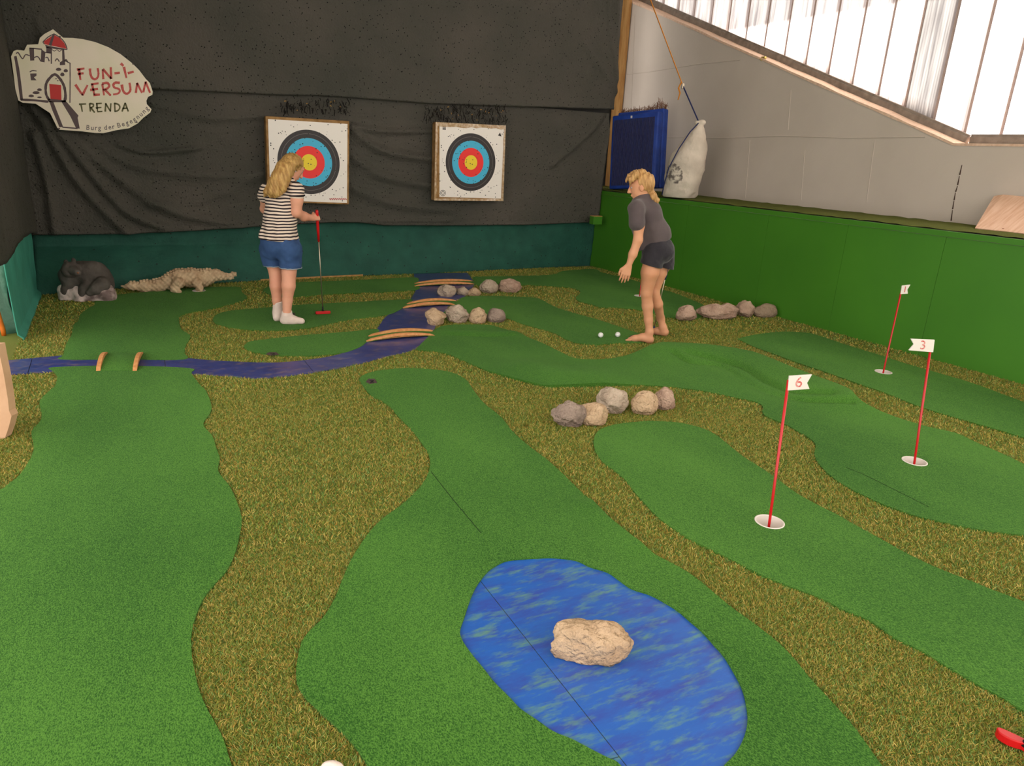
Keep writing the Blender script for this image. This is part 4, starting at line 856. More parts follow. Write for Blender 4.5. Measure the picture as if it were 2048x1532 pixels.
# ================================================================== THINGS ON THE LEDGE
ZT = ZL+.018
M_navy = mat('navy ribbed netting', c(70, 68, 100), .8, var=(50, .35, .6), col2=c(42, 44, 80), bump=(60, .6, .01), scale3=(3, 3, .4)); M_bluepad = mat('blue tarpaulin', c(36, 72, 166), .55, var=(8, .3, .7), col2=c(26, 54, 132), bump=(18, .5, .02), spec=.4)
M_fray = mat('brown straw', c(128, 84, 58), .95)
def pad(cen, ax, w, h, t, label, ribs=True):
    root = empty('shooting_mat', cen); tag(root, label, 'mat', 'blue mats leaning on the ledge'); ax = np.array(ax)
    G().box(cen+ax[2]*h/2, (w/2, t/2, h/2), ax, .02).build('cover', M_bluepad, root, True)
    if not ribs: return root, ax
    g = G(); nrib = 30
    for i in range(nrib):
        x = -w/2+.05+(w-.11)*i/(nrib-1); g.box(cen+ax[2]*(h/2-.01)+ax[0]*x-ax[1]*(t/2+.004), ((w-.11)/nrib*.27, .007, h/2-.055), ax)
    g.build('ribbed_net', M_navy, root)
    return root, ax
def padaxes(yaw, lean, roll=.085):
    x = np.array([math.cos(yaw), math.sin(yaw), 0]); f = np.array([-math.sin(yaw), math.cos(yaw), 0]); u = UP*math.cos(lean)+f*math.sin(lean); x, u = x*math.cos(roll)+u*math.sin(roll), u*math.cos(roll)-x*math.sin(roll); return [x, np.cross(u, x), u]
PL = fl(1217, 379, ZT); PL[0] = max(PL[0], XR+.06); ya_ = math.radians(-70); wA, tA = .74, .13; axp = padaxes(ya_, .05)
hA = onD(1223, 231, dist(PL))[2]-ZT; print('pad', PL, hA)
cA = PL+np.array([axp[0][0], axp[0][1], 0])*wA/2+UP*.034+np.array([axp[1][0], axp[1][1], 0])*tA*.55
r1, ax = pad(cA, axp, wA, hA, tA, 'front blue covered shooting mat with ribbed navy face on the ledge')
r2, ax = pad(cA+np.array([axp[1][0], axp[1][1], 0])*(tA+.03)+axp[0]*.0, padaxes(ya_, .03), wA, hA+.05, tA, 'rear blue shooting mat with frayed straw top on the ledge', False)
g = G(); top = np.array(r2.location)+ax[2]*(hA+.05)
for i in range(260):
    u = rng.uniform(-wA/2, wA/2); k = 1+1.8*math.exp(-((u-wA*.36)/.07)**2); p = top+ax[0]*u+ax[1]*rng.uniform(-.03, .03); g.tube([p-UP*.02, p+UP*.02*k+rng.normal(size=3)*.012, p+UP*.045*k*rng.uniform(.4, 1)+rng.normal(size=3)*.02], .0022, 3)
s_ = g.build('straw_fringe', M_fray, r2); s_['kind'] = 'stuff'
G().box(np.array(r1.location)+axp[2]*(hA-.04)-axp[1]*(tA/2+.004)-axp[0]*.05, (.012, .003, .016), axp).build('care_tag', M_wplast, r1)

# sack hanging against the wall
M_sack = mat('white woven sack', c(214, 200, 184), .8, var=(5, .35, .7), col2=c(190, 176, 160), bump=(26, .5, .015), bump2=(240, .3, .003))
Ds = dist(fl(1362, 395, ZT)); Q = lambda x, y, d=0.: onD(x, y, Ds+d)
b = Body(.008)
b.chain([Q(1361, 375), Q(1365, 358), Q(1374, 328), Q(1387, 295), Q(1395, 268), Q(1400, 250)], [.20, .215, .215, .165, .085, .03], .05)
b.cone(Q(1338, 383), Q(1382, 385), .085, .085, .05); b.ell(Q(1404, 245), (.045, .04, .034), k=.01); b.ell(Q(1395, 246), (.035, .03, .026), k=.01)
b.cut((0, 0, ZT+.001), (0, 0, -1))
sroot = Q(1361, 391)*[1, 1, 0]+UP*ZT
so = b.build('sand_sack', M_sack, None, sroot, noise=lambda P: .006*vnoise(P*[1, 1, 2.2], 9, 3)+.003*vnoise(P, 24, 4)); tag(so, 'white woven sack tied at the top leaning on the concrete wall', 'sack')
# faded round stamp on the sack
M_stamp = mat('faded black stamp', c(108, 98, 92), .9, var=(22, .42, .56), col2=c(206, 194, 178))
dgx = bpy.context.evaluated_depsgraph_get(); V = []; F = []; idx = {}
sv = np.array([v.co for v in so.data.vertices])+sroot
n_ = 22; cpx, cpy = 1349, 347
def hit(px, py):
    d = ray(px, py); d = d/np.linalg.norm(d); ok, loc, nor, _ = so.ray_cast(Vector(CC-sroot), Vector(d)); return np.array(loc)+sroot-d*.0025 if ok else None
grid = {}
for i in range(-n_, n_+1):
    for j in range(-n_, n_+1):
        if i*i+j*j <= n_*n_:
            p = hit(cpx+i*17/n_+j*3/n_, cpy+j*21/n_)
            if p is not None: grid[(i, j)] = len(V); V.append(p)
for (i, j) in list(grid):
    q = [(i, j), (i+1, j), (i+1, j+1), (i, j+1)]
    if all(k in grid for k in q): F.append([grid[k] for k in q])
if F: mobj('stamp', V, F, M_stamp, so, True, sroot)
M_orange = mat('orange webbing', c(206, 128, 34), .7); M_rope = mat('dark blue rope', c(34, 42, 84), .8)
g = G(); g.tube([Q(1397, 246, -.03), Q(1380, 264, -.12), Q(1358, 297, -.16), Q(1338, 335, -.14), Q(1328, 370, -.12), Q(1324, 390, -.10)], .007, 6); g.build('side_rope', M_rope, so, True)
T0 = Q(1397, 243); T1 = Q(1366, 172, .05); T2 = Q(1301, 0, .15); dT = (T2-T1)/np.linalg.norm(T2-T1); T3 = T2+dT*((ZC-T2[2])/dT[2])
root = empty('hanging_strap', T0); tag(root, 'orange strap and dark rope holding up the white sack', 'strap')
G().tube([T0, T1], .008, 8).build('rope', M_rope, root, True); G().tube([T1+dT*.03, T3], .016, 8, .4).build('webbing', M_orange, root)
G().box(T1, (.018, .008, .03), bev=.004).build('buckle', M_steel, root); G().tube([T1+dT*.05, Q(1357, 176, .02), Q(1360, 186, .0), Q(1356, 200, -.01)], [.012, .011, .010, .008], 8, .3).build('strap_tail', M_orange, root)

# pine board leaning at the right
M_pine = wood('pale pine board', c(224, 186, 160), c(206, 160, 130), (1.5, 14, 1.5), .55)
B0 = fl(1950, 456, ZT+.006); B1 = fl(2048, 466, ZT); dB = (B1-B0); dB /= np.linalg.norm(dB); print('board', B0, B1)
tp = onX(1988, 392, XW-.03); tq = onX(2006, 389, XW-.03); far_ = 1.1
dirt = np.array([0, -1., 0]); B1 = B0+dirt*far_; n_ = np.cross(tp-B0, dirt); n_ /= np.linalg.norm(n_); n_ *= -1 if n_[0] > 0 else 1
b2 = tp+dirt*(far_-.25)
o = G().prism([B0, B1, b2, tq+dirt*.0, tp], -n_*.02).build('pine_board', M_pine, None, False, B0); tag(o, 'pale knotty pine board with slanted end leaning on the concrete wall', 'board')
M_knot = mat('brown knot', c(150, 98, 70), .7)
g = G(); u_ = (tp-B0)/np.linalg.norm(tp-B0)
for px, py, a in ((2027, 400, .02), (2042, 410, .018), (1990, 413, .010), (1979, 436, .008), (2006, 457, .007)):
    d = ray(px, py); t_ = ((B0-CC)@n_)/(d@n_); p = CC+d*t_; g = G(); g.prism([p+dirt*a*1.4*math.cos(t)+u_*a*math.sin(t) for t in np.linspace(0, 6.283, 12)[:-1]], n_*.0006); g.build('knot', M_knot, o, False, B0)
# brass clamp on the sill
M_brass = mat('brass fitting', c(190, 168, 96), .35, metal=.7); p = onX(1527, 118, XW+.03); root = empty('sill_clamp', (p[0], p[1], float(SLO(p[1]))+.012)); tag(root, 'small brass clamp sitting on the sloping sill', 'clamp')
g = G(); g.box(p+UP*.015, (.018, .03, .012), bev=.004); g.build('clamp_body', M_brass, root); g = G(); g.tube([p+np.array([0, -.03, 0]), p+np.array([0, -.045, -.03]), p+np.array([0, -.01, -.045])], .008, 8); g.build('jaw', M_brass, root); G().tube([p+np.array([-.02, .0, -.03]), p+np.array([-.05, .01, .0])], .006, 8).build('screw', M_brass, root)
# green block on the ledge end
p = onY(1187, 440, YB-.30); bw = .05; o = G().box((p[0]+.02, YB-.33, p[2]), (.075, .05, .055), bev=.004).build('wooden_block', M_gpaint, None, False, (p[0], YB-.33, p[2]-.055)); tag(o, 'small green painted wooden block fixed at the far end of the ledge', 'block')
G().box((p[0]+.02, YB-.33, p[2]+.059), (.073, .048, .004)).build('raw_top', M_oldwood, o, False, np.array(o.location))

# ---- at the left picture edge
p0 = fl(6, 880); D6 = dist(p0); pl = [(23, 832), (17, 856), (10, 876), (-4, 882), (-60, 884), (-60, 690), (-4, 690), (0, 712), (8, 751), (16, 800), (18, 822)]
o = G().prism([onD(x, y, D6) for x, y in pl], FH*.05).build('timber_board', mat('pale raw timber', c(214, 172, 138), .7, var=(8, .3, .7), col2=c(198, 154, 120), bump=(30, .2, .01)), None, False, p0); tag(o, 'pale timber panel end standing at the left picture edge', 'board')
p0 = fl(8, 672); D6 = dist(p0); o = G().tube([onD(8, 672, D6), onD(6, 660, D6), onD(-3, 632, D6), onD(-26, 560, D6)], [.016, .018, .019, .019], 12).build('orange_post', mat('orange varnished wood', c(226, 120, 40), .4, var=(20, .3, .7), col2=c(204, 96, 28)), None, True, p0); tag(o, 'orange varnished wooden leg at the left picture edge', 'post')

# ================================================================== STONE FIGURES
M_bear = mat('dark weathered stone', c(74, 66, 60), .8, var=(7, .35, .7), col2=c(104, 96, 90), bump=(30, .5, .01), spec=.3); M_bbase = mat('pinkish painted stone', c(226, 202, 194), .8, var=(7, .42, .62), col2=c(120, 100, 96), bump=(24, .6, .015))
p0 = fl(172, 600); Db = dist(p0)+.10; K = lambda x, y, d=0.: onD(x, y, Db+d)
root = empty('stone_bear', p0*[1, 1, 0]); tag(root, 'dark stone bear figure sitting on a pink rock in the left corner', 'statue')
b = Body(.007)
b.ell(K(188, 560), (.17, .15, .185), [RH, FH, UP], k=.03).ell(K(197, 572), (.13, .14, .12), [RH, FH, UP], k=.04).ell(K(163, 560, -.02), (.13, .13, .18), [RH, FH, UP], k=.05)
b.chain([K(150, 562, -.05), K(140, 552, -.08)], [.13, .10], .04)
b.ell(K(141, 539, -.16), (.075, .085, .075), [RH, FH, UP], k=.012).cone(K(148, 541, -.21), K(155, 545, -.24), .045, .032, .015)
b.ell(K(132, 524, -.14), (.022, .014, .026), [RH, FH, UP], k=.008).ell(K(147, 521, -.13), (.024, .014, .028), [RH, FH, UP], k=.008)
b.chain([K(176, 572, -.13), K(168, 582, -.16), K(165, 592, -.17)], [.06, .045, .04], .03); b.chain([K(205, 568, -.12), K(192, 578, -.17), K(180, 585, -.19)], [.07, .05, .035], .03); b.chain([K(140, 570, -.12), K(134, 582, -.14), K(130, 590, -.14)], [.06, .05, .045], .03)
bo = b.build('bear', M_bear, root, p0*[1, 1, 0], noise=lambda P: .004*vnoise(P, 22, 5)+.003*vnoise(P, 50, 6))
G().tube([K(152, 545, -.245), K(157, 546, -.27)], [.012, .006], 6).build('snout', mat('worn brown snout', c(150, 92, 60), .8), bo, True, p0*[1, 1, 0])
b = Body(.008)
b.cone(K(138, 588, -.10), K(210, 587, -.08), .10, .10, .05).cone(K(135, 585, -.10), K(137, 598, -.12), .07, .08, .03).cone(K(158, 582, -.12), K(165, 598, -.15), .05, .07, .03).cone(K(195, 588, -.1), K(216, 592, -.08), .085, .06, .04).ell(K(178, 574, -.15), (.05, .04, .045), [RH, FH, UP], k=.02)
b.cone(K(205, 580, -.03), K(222, 593, -.05), .08, .04, .03)
b.cut((0, 0, .004), (0, 0, -1)); b.build('rock_base', M_bbase, root, p0*[1, 1, 0], noise=lambda P: .014*vnoise(P, 11, 8)+.006*vnoise(P, 28, 9))

M_croc = mat('sandstone crocodile', c(206, 178, 144), .85, var=(10, .35, .7), col2=c(176, 144, 112), bump=(60, .7, .008), bump2=(150, .4, .004))
YC = fl(378, 583)[1]+.05; K = lambda x, y, d=0.: onY(x, y, YC+d)
p0 = K(360, 582)*[1, 1, 0]; b = Body(.006)
b.chain([K(243, 573, .02), K(262, 572), K(290, 573), K(318, 571), K(342, 562), K(360, 556), K(385, 556), K(408, 556), K(420, 552)], [.012, .035, .055, .062, .078, .088, .092, .085, .07], .03)
b.chain([K(420, 552), K(432, 550), K(445, 552)], [.07, .062, .046], .02).chain([K(440, 550), K(455, 552), K(466, 550)], [.045, .026, .022], .015).ell(K(468, 548), (.032, .04, .03), k=.01).cone(K(438, 556), K(465, 556), .03, .016, .01)
b.ell(K(429, 543, -.03), (.035, .025, .02), k=.012).ell(K(429, 543, .04), (.035, .025, .02), k=.012)
b.chain([K(352, 562, -.07), K(357, 566, -.12), K(349, 577, -.13), K(358, 583, -.16)], [.055, .055, .04, .024], .02).chain([K(390, 562, -.07), K(394, 566, -.11), K(399, 576, -.12), K(402, 581, -.15)], [.05, .045, .036, .024], .02)
b.chain([K(352, 562, .07), K(350, 548, .10), K(346, 560, .14)], [.05, .05, .035], .02).chain([K(392, 560, .07), K(394, 548, .09), K(399, 570, .13)], [.045, .04, .03], .02)
cr_ = b.build('crocodile_figure', M_croc, None, p0, noise=lambda P: .006*np.sin(P[:, 0]*130)*np.cos(P[:, 2]*120)+.004*vnoise(P, 30, 2)); tag(cr_, 'pale sandstone crocodile figure lying along the back wall', 'statue')
rows = [([(258, 569), (290, 567), (318, 562), (342, 551), (362, 543), (385, 541), (412, 543), (425, 541)], 46), ]
sc_p = spline([K(x, y) for x, y in rows[0][0]], 10, False); ar = np.r_[0, np.cumsum(np.linalg.norm(np.diff(sc_p, axis=0), axis=1))]
for off in (-.045, 0, .045):
    g = G()
    for s_ in np.arange(.02, ar[-1], .03):
        p = np.array([np.interp(s_, ar, sc_p[:, i]) for i in range(3)]); hit_ = cr_.ray_cast(Vector(np.array([p[0], p[1]+off*min(1, s_/.35+.2), .6])-p0), Vector((0, 0, -1)))
        if hit_[0]:
            q = np.array(hit_[1])+p0; g.box(q+UP*.003, (.012, .008, .009), bev=.004)
    g.build('back_scutes', M_croc, cr_, False, p0)['kind'] = 'stuff'
g = G()
for i in range(9): g.box(K(444+i*2.3, 556.5-.12*i, -.03), (.003, .004, .006))
g.build('teeth', mat('pale teeth', c(222, 200, 170), .7), cr_, False, p0)['kind'] = 'stuff'

# ================================================================== PEOPLE
def skinmat(name, a, b_):
    m = mat(name, a, .55, var=(6, .35, .7), col2=b_, bump=(90, .08, .002), spec=.35)
    p = m.node_tree.nodes['Principled BSDF']; p.inputs['Subsurface Weight'].default_value = .12; p.inputs['Subsurface Radius'].default_value = (.02, .008, .004); p.inputs['Subsurface Scale'].default_value = .3; return m
M_skin = skinmat('fair skin', c(222, 160, 132), c(212, 146, 118)); M_skin2 = skinmat('tanned skin', c(216, 156, 120), c(204, 142, 106))
def U(v): v = np.asarray(v, float); return v/np.linalg.norm(v)
def loc(r, f, u): return RH*r+FH*f+UP*u
def hand(b, Wp, d, n, s, curl=.5, L=.16, thumb=.6, spread=.0):
    """wrist point, direction to the knuckles, palm normal (fingers curl that way), side of the thumb"""
    d, n = U(d), U(n-np.dot(n, U(d))*U(d)) if True else (d, n); s = U(np.asarray(s)-np.dot(s, d)*d-np.dot(s, n)*n); k = L/.17
    for i, (o_, ln) in enumerate(((.031, .95), (.0105, 1.08), (-.0105, 1.0), (-.031, .8))):
        kn = Wp+d*(.082-abs(o_)*.2)*k+s*o_*k; b.cone(Wp+s*o_*.55*k+d*.008, kn, .015*k, .0125*k, .012)
        p = kn; a = curl*.8+i*.06
        for seg, r0, r1 in ((.036, .0098, .0088), (.025, .0088, .0078), (.019, .0078, .0066)):
            dd = d*math.cos(a)+n*math.sin(a)+s*spread*(1.5-i); q = p+U(dd)*seg*ln*k; b.cone(p, q, r0*k, r1*k, .003); p = q; a += curl*1.1
    t0 = Wp+d*.022*k+s*.024*k; t1 = t0+U(d*.75+s*(.75)+n*.25*thumb)*.04*k; t2 = t1+U(d*.9+s*(.25-.5*thumb)+n*.6*thumb)*.03*k; t3 = t2+U(d*.9+s*(.05-.6*thumb)+n*.7*thumb)*.024*k
    b.cone(t0, t1, .0155*k, .0115*k, .010); b.cone(t1, t2, .011*k, .0095*k, .003); b.cone(t2, t3, .0095*k, .0075*k, .003)
def head(b, C, f, u, h=.205):
    f = U(f); u = U(np.asarray(u)-np.dot(u, f)*f); s = np.cross(f, u); k = h/.22; A = [s, f, u]
    b.ell(C+u*.022*k-f*.012*k, np.array((.074, .094, .088))*k, A, k=.02); b.ell(C-u*.03*k+f*.022*k, np.array((.058, .066, .078))*k, A, k=.03); b.ell(C-u*.088*k+f*.052*k, np.array((.026, .026, .02))*k, A, k=.025)
    b.cone(C+u*.012*k+f*.088*k, C-u*.028*k+f*.108*k, .009*k, .0135*k, .012); b.ell(C-u*.034*k+f*.096*k, np.array((.018, .012, .009))*k, A, k=.006)
    b.ell(C-u*.058*k+f*.084*k, np.array((.024, .012, .0055))*k, A, k=.006); b.ell(C-u*.068*k+f*.081*k, np.array((.021, .012, .006))*k, A, k=.006); b.ell(C+u*.03*k+f*.076*k, np.array((.05, .016, .01))*k, A, k=.015)
    for q in (-1, 1): b.ell(C+s*q*.074*k-f*.006*k-u*.008*k, np.array((.010, .020, .032))*k, A, k=.006)
    return s, f, u, k
def eyes(parent, C, s, f, u, k, org):
    for q in (-1, 1): sphere(C+s*q*.031*k+f*.0735*k+u*.006*k, .0100*k, 12).build('eye', mat('eye white', c(190, 178, 170), .3), parent, True, org)
    for q in (-1, 1): sphere(C+s*q*.031*k+f*.0815*k+u*.005*k, .0052*k, 10).build('iris', mat('grey blue iris', c(70, 90, 100), .3), parent, True, org)

# ---- person with striped shirt, seen from behind
FR = fl(582, 648, .014); FLt = fl(556, 641, .014); D1 = dist((FR+FLt)/2); K = lambda x, y, d=0.: onD(x, y, D1+d)
org = np.array([*((FR+FLt)/2)[:2], 0.0]); b = Body(.0048)
hipR, hipL = K(580, 498, -.02), K(541, 498, .03); knR, knL = K(578, 545, -.03), K(551, 545, .05)
anR = FR-RH*.035+UP*.075; anL = FLt+UP*.075+FH*.0
b.chain([hipR, K(580, 522, -.02), knR, K(577, 572, -.045), K(575, 600, -.04), anR], [.07, .075, .060, .058, .043, .035], .015); b.chain([hipL, K(546, 522, .04), knL, K(552, 572, .03), K(554, 600, .04), anL], [.066, .07, .055, .053, .040, .033], .015)
# feet inside socks
b.chain([FR-RH*.06+UP*.032, FR+RH*.01+FH*.01+UP*.036, FR+RH*.085+FH*.03+UP*.022], [.032, .034, .022], .02); b.cone(anR, FR-RH*.04+UP*.04, .034, .032, .02)
b.chain([FLt-FH*.02+UP*.032, FLt+FH*.06+RH*.03+UP*.034, FLt+FH*.14+RH*.06+UP*.022], [.031, .033, .022], .02); b.cone(anL, FLt+UP*.04, .032, .03, .02)
# trunk, neck, head
b.ell(K(560, 487), (.125, .085, .10), [RH, FH, UP], k=.02).ell(K(562, 445, .01), (.10, .075, .13), [RH, FH, UP], k=.03).ell(K(566, 405, .04), (.115, .075, .11), [RH, FH, UP], k=.03).cone(K(543, 383, .05), K(590, 381, .02), .04, .04, .02)
b.cone(K(572, 372, .06), K(582, 348, .12), .052, .046, .03)
HC = K(587, 335, .15); hf, hu = loc(.60, .55, -.58), loc(.25, .35, .9); s_, f_, u_, k_ = head(b, HC, hf, hu, .205)
# right arm to the putter
shR, elR = K(592, 380, -.02), K(593, 425, -.03); gripT = K(634, 427, .17); wrR = K(624, 436, .13)
b.chain([shR, K(594, 400, -.03), elR, K(608, 433, .05), wrR], [.052, .050, .041, .038, .026], .02)
fwd = U(K(632, 434, .165)-wrR); hand(b, wrR, fwd, U(loc(-.2, .9, -.3)), UP*1.0-RH*.2, 1.25, .145, 1.0)
# left arm in front of the body
shL, elL = K(535, 382, .06), K(530, 418, .16); wrL = K(556, 436, .29); b.chain([shL, K(532, 400, .1), elL, wrL], [.05, .047, .04, .026], .02); hand(b, wrL, loc(.9, .3, -.2), loc(.1, -.9, 0), UP, .7, .145, .7)
g1p = b.build('person', M_skin, None, org); tag(g1p, 'person with long blond hair, striped shirt, denim shorts and white socks holding a red putter', 'person')
eyes(g1p, HC, s_, f_, u_, k_, org)
# socks
M_sock = mat('white cotton sock', c(226, 206, 194), .9, bump=(160, .4, .003), var=(14, .3, .7), col2=c(210, 188, 176))
for nm, F0, a_, toe, an_ in (('sock', FR-RH*.0, anR, [FR-RH*.06+UP*.033, FR+RH*.01+FH*.01+UP*.037, FR+RH*.088+FH*.03+UP*.024], K(574, 622, -.03)), ('sock', FLt, anL, [FLt-FH*.02+UP*.033, FLt+FH*.06+RH*.03+UP*.035, FLt+FH*.145+RH*.06+UP*.023], K(556, 603, .045))):
    b = Body(.005); b.chain(toe, [.037, .039, .027], .02); b.cone(a_, toe[0]*.6+toe[1]*.4+UP*.005, .041, .038, .025); b.cone(an_, a_, .0445, .041, .02); b.cut(an_+UP*.004, UP); b.cut((0, 0, .0145), (0, 0, -1)); b.build(nm, M_sock, g1p, org, noise=lambda P: .0012*vnoise(P*[1, 1, 2], 40, 1))
# denim shorts
M_den = mat('blue denim', c(58, 86, 130), .85, var=(9, .35, .68), col2=c(44, 68, 108), bump=(26, .35, .012), bump2=(400, .25, .001)); M_hem = mat('frayed pale hem', c(150, 160, 172), .9)
b = Body(.006); b.ell(K(560, 484), (.168, .13, .12), [RH, FH, UP], k=.03); b.cone(hipR, K(581, 540, -.02), .103, .092, .015).cone(hipL, K(548, 540, .04), .098, .082, .015)
b.ell(K(576, 498, -.08), (.08, .055, .085), [RH, FH, UP], k=.04).ell(K(544, 498, -.05), (.08, .055, .085), [RH, FH, UP], k=.04)
zh = K(575, 534)[2]; b.cut((0, 0, zh), (0, 0, -1)); b.cut((0, 0, K(560, 466)[2]), (0, 0, 1))
sh_ = b.build('denim_shorts', M_den, g1p, org, noise=lambda P: .004*vnoise(P*[1, 1, 2.5], 14, 4)+.002*vnoise(P, 34, 3))
for hp_, r_h in ((K(581, 534.5, -.02), .0945), (K(548, 534.5, .04), .0845)):
    G().tube([np.array([hp_[0], hp_[1], zh])+r_h*(math.cos(a)*RH+math.sin(a)*FH)+UP*rng.uniform(-.003, .003) for a in np.linspace(0, 6.283, 30)], .004, 5).build('frayed_hem', M_hem, g1p, True, org)
# striped shirt
ms = bpy.data.materials.new('black and white striped jersey'); ms.use_nodes = True; nt = ms.node_tree; N = nt.nodes; L = nt.links; p = N['Principled BSDF']; p.inputs['Roughness'].default_value = .85
tc = N.new('ShaderNodeTexCoord'); sx = N.new('ShaderNodeSeparateXYZ'); L.new(tc.outputs['Object'], sx.inputs[0]); nn_ = N.new('ShaderNodeTexNoise'); nn_.inputs['Scale'].default_value = 5; L.new(tc.outputs['Object'], nn_.inputs['Vector'])
ma = N.new('ShaderNodeMath'); ma.operation = 'MULTIPLY_ADD'; ma.inputs[1].default_value = .035; L.new(nn_.outputs['Fac'], ma.inputs[0]); L.new(sx.outputs['Z'], ma.inputs[2])
mu = N.new('ShaderNodeMath'); mu.operation = 'MULTIPLY'; mu.inputs[1].default_value = 1/.0265; L.new(ma.outputs[0], mu.inputs[0]); fr = N.new('ShaderNodeMath'); fr.operation = 'FRACT'; L.new(mu.outputs[0], fr.inputs[0])
lt = N.new('ShaderNodeMath'); lt.operation = 'LESS_THAN'; lt.inputs[1].default_value = .46; L.new(fr.outputs[0], lt.inputs[0]); mx = N.new('ShaderNodeMix'); mx.data_type = 'RGBA'; L.new(lt.outputs[0], mx.inputs[0]); mx.inputs[6].default_value = c(226, 204, 186); mx.inputs[7].default_value = c(38, 26, 32); L.new(mx.outputs[2], p.inputs['Base Color'])
b = Body(.0055)
b.ell(K(558, 484), (.182, .145, .17), [RH, FH, UP], k=.06).ell(K(561, 440, .0), (.145, .115, .15), [RH, FH, UP], k=.06).ell(K(565, 402, .03), (.145, .108, .13), [RH, FH, UP], k=.06).cone(K(541, 383, .05), K(591, 380, .0), .060, .058, .04).cone(K(562, 372, .04), K(576, 365, .07), .075, .06, .04)
b.cone(shR+RH*.005, K(594, 389, -.03), .066, .060, .025).cone(shL, K(530, 392, .08), .066, .062, .025)
hem0 = K(558, 479); b.cut(hem0, loc(-.05, 0, -1)); b.cut(K(594, 396, -.03), loc(.25, 0, -1.0)*0+np.array([0, 0, -1.0])) if False else None
b.build('striped_shirt', ms, g1p, org, noise=lambda P: .006*np.sin((P@RH)*75+2*vnoise(P, 5, 2))*np.clip((K(560, 405)[2]-P[:, 2])*4, 0, 1)+.003*vnoise(P, 16, 7))
G().tube([K(594, 391, -.03)+.0615*(math.cos(a)*RH+math.sin(a)*FH)+UP*(.004*math.cos(a)) for a in np.linspace(0, 6.283, 25)], .0065, 6).build('sleeve_hem', mat('black hem', c(34, 26, 30), .85), g1p, True, org)
# long blond hair
def hairmat(name, a, b_):
    return mat(name, a, .5, var=(11, .32, .66), col2=b_, bump=(30, .8, .012), bump2=(90, .4, .004), scale3=(3.5, 3.5, .6), spec=.4)
M_hair = hairmat('honey blond hair', c(206, 166, 100), c(160, 116, 62))
b = Body(.0055)
b.ell(HC+u_*.022-f_*.022, (.083, .092, .088), [s_, f_, u_], k=.02).ell(HC-f_*.05-u_*.02, (.085, .06, .085), [s_, f_, u_], k=.03)
b.chain([K(580, 325, .08), K(570, 338, -.0), K(562, 352, -.055), K(553, 368, -.09), K(546, 382, -.105), K(541, 391, -.10)], [.070, .072, .068, .058, .042, .02], .02)
b.chain([K(574, 345, -.02), K(562, 370, -.10), K(554, 386, -.115), K(549, 394, -.11)], [.05, .045, .03, .012], .015); b.chain([K(560, 345, .02), K(547, 366, -.03), K(534, 384, -.06), K(529, 392, -.06)], [.05, .045, .028, .010], .015); b.chain([K(576, 350, -.01), K(566, 378, -.10), K(560, 390, -.11)], [.035, .028, .010], .012)
b.chain([K(596, 326, .1), K(586, 328, .035), K(574, 334, .0)], [.03, .032, .03], .01)
nx = lambda P: .003*np.sin((P@RH)*260+(P[:, 2])*90+5*vnoise(P, 7, 1))+.003*vnoise(P*[2.5, 2.5, .7], 26, 9)
b.build('hair', M_hair, g1p, org, noise=nx)
sphere(HC-s_*-.0+s_*.082*k_-u_*.045*k_, .006, 8).build('earring', M_wplast, g1p, True, org)
G().tube([K(567, 366, -.075)+RH*.0, K(573, 365, -.06)], .006, 5).build('red_print', M_red, g1p, True, org)
# her putter
pb_ = fl(646, 628, .014); putter(gripT+UP*.01, np.array([pb_[0], pb_[1], .035]), None, .27, M_red, 'red gripped putter with red head standing beside the striped-shirt person', RH*.9+FH*.45, headlen=.13)

# ---- person bending forward, dark shirt
A1 = fl(1300, 686, .008); A2 = fl(1261, 682, .008); D2 = dist(A1); K = lambda x, y, d=0.: onD(x, y, D2+d)
B1_ = fl(1329, 674, .008); B2_ = fl(1309, 677, .008); dBk = dist(B1_)-D2
org = np.array([*((A1+B1_)/2)[:2], 0.0]); b = Body(.0048)
hL, hR = K(1307, 508, -.05), K(1327, 508, .07); kL, kR = K(1293, 585, -.03), K(1308, 583, .10)
aL, aR = K(1299, 664, .0)+UP*0, K(1326, 655, dBk)
b.chain([hL, K(1300, 545, -.05), kL, K(1295, 612, -.01), K(1297, 640, .0), aL], [.072, .076, .049, .047, .036, .031], .02); b.chain([hR, K(1318, 545, .09), kR, K(1315, 608, .12), K(1321, 635, dBk), aR], [.066, .066, .046, .045, .034, .030], .02)
toeL = A2; dL = U((toeL-A1)*[1, 1, 0]); b.chain([A1+UP*.03-dL*.0, A1+dL*.07+UP*.045, A1+dL*.14+UP*.028, A1+dL*.185+UP*.018], [.032, .034, .027, .015], .02); b.cone(aL, A1+dL*.02+UP*.04, .035, .034, .02)
dR = U(loc(-.8, .6, 0)); b.chain([B1_+UP*.045, B1_+dR*.07+UP*.045, B1_+dR*.15+UP*.024], [.033, .034, .024], .02); b.cone(aR, B1_+dR*.01+UP*.05, .034, .034, .02)
for F0, dd in ((A1+dL*.185, dL), (B1_+dR*.16, dR)):
    sd2 = np.array([-dd[1], dd[0], 0])
    for i in range(5): b.cone(F0-dd*(.01+.006*i)+sd2*(.022-.011*i)+UP*.014, F0+dd*(.026-.007*i)+sd2*(.024-.012*i)+UP*.010, .010-.0008*i, .009-.0008*i, .004)
b.ell(K(1316, 499), (.085, .11, .085), [RH, FH, UP], k=.02); b.chain([K(1315, 490), K(1310, 460), K(1298, 428), K(1289, 408)], [.085, .078, .078, .06], .02); b.cone(K(1275, 418, -.13), K(1300, 415, .13), .04, .04, .02)
b.cone(K(1290, 405), K(1285, 388), .05, .045, .03)
HC = K(1282, 373); hf, hu = loc(-.95, .18, -.22), loc(-.2, 0, .97); s_, f_, u_, k_ = head(b, HC, hf, hu, .215)
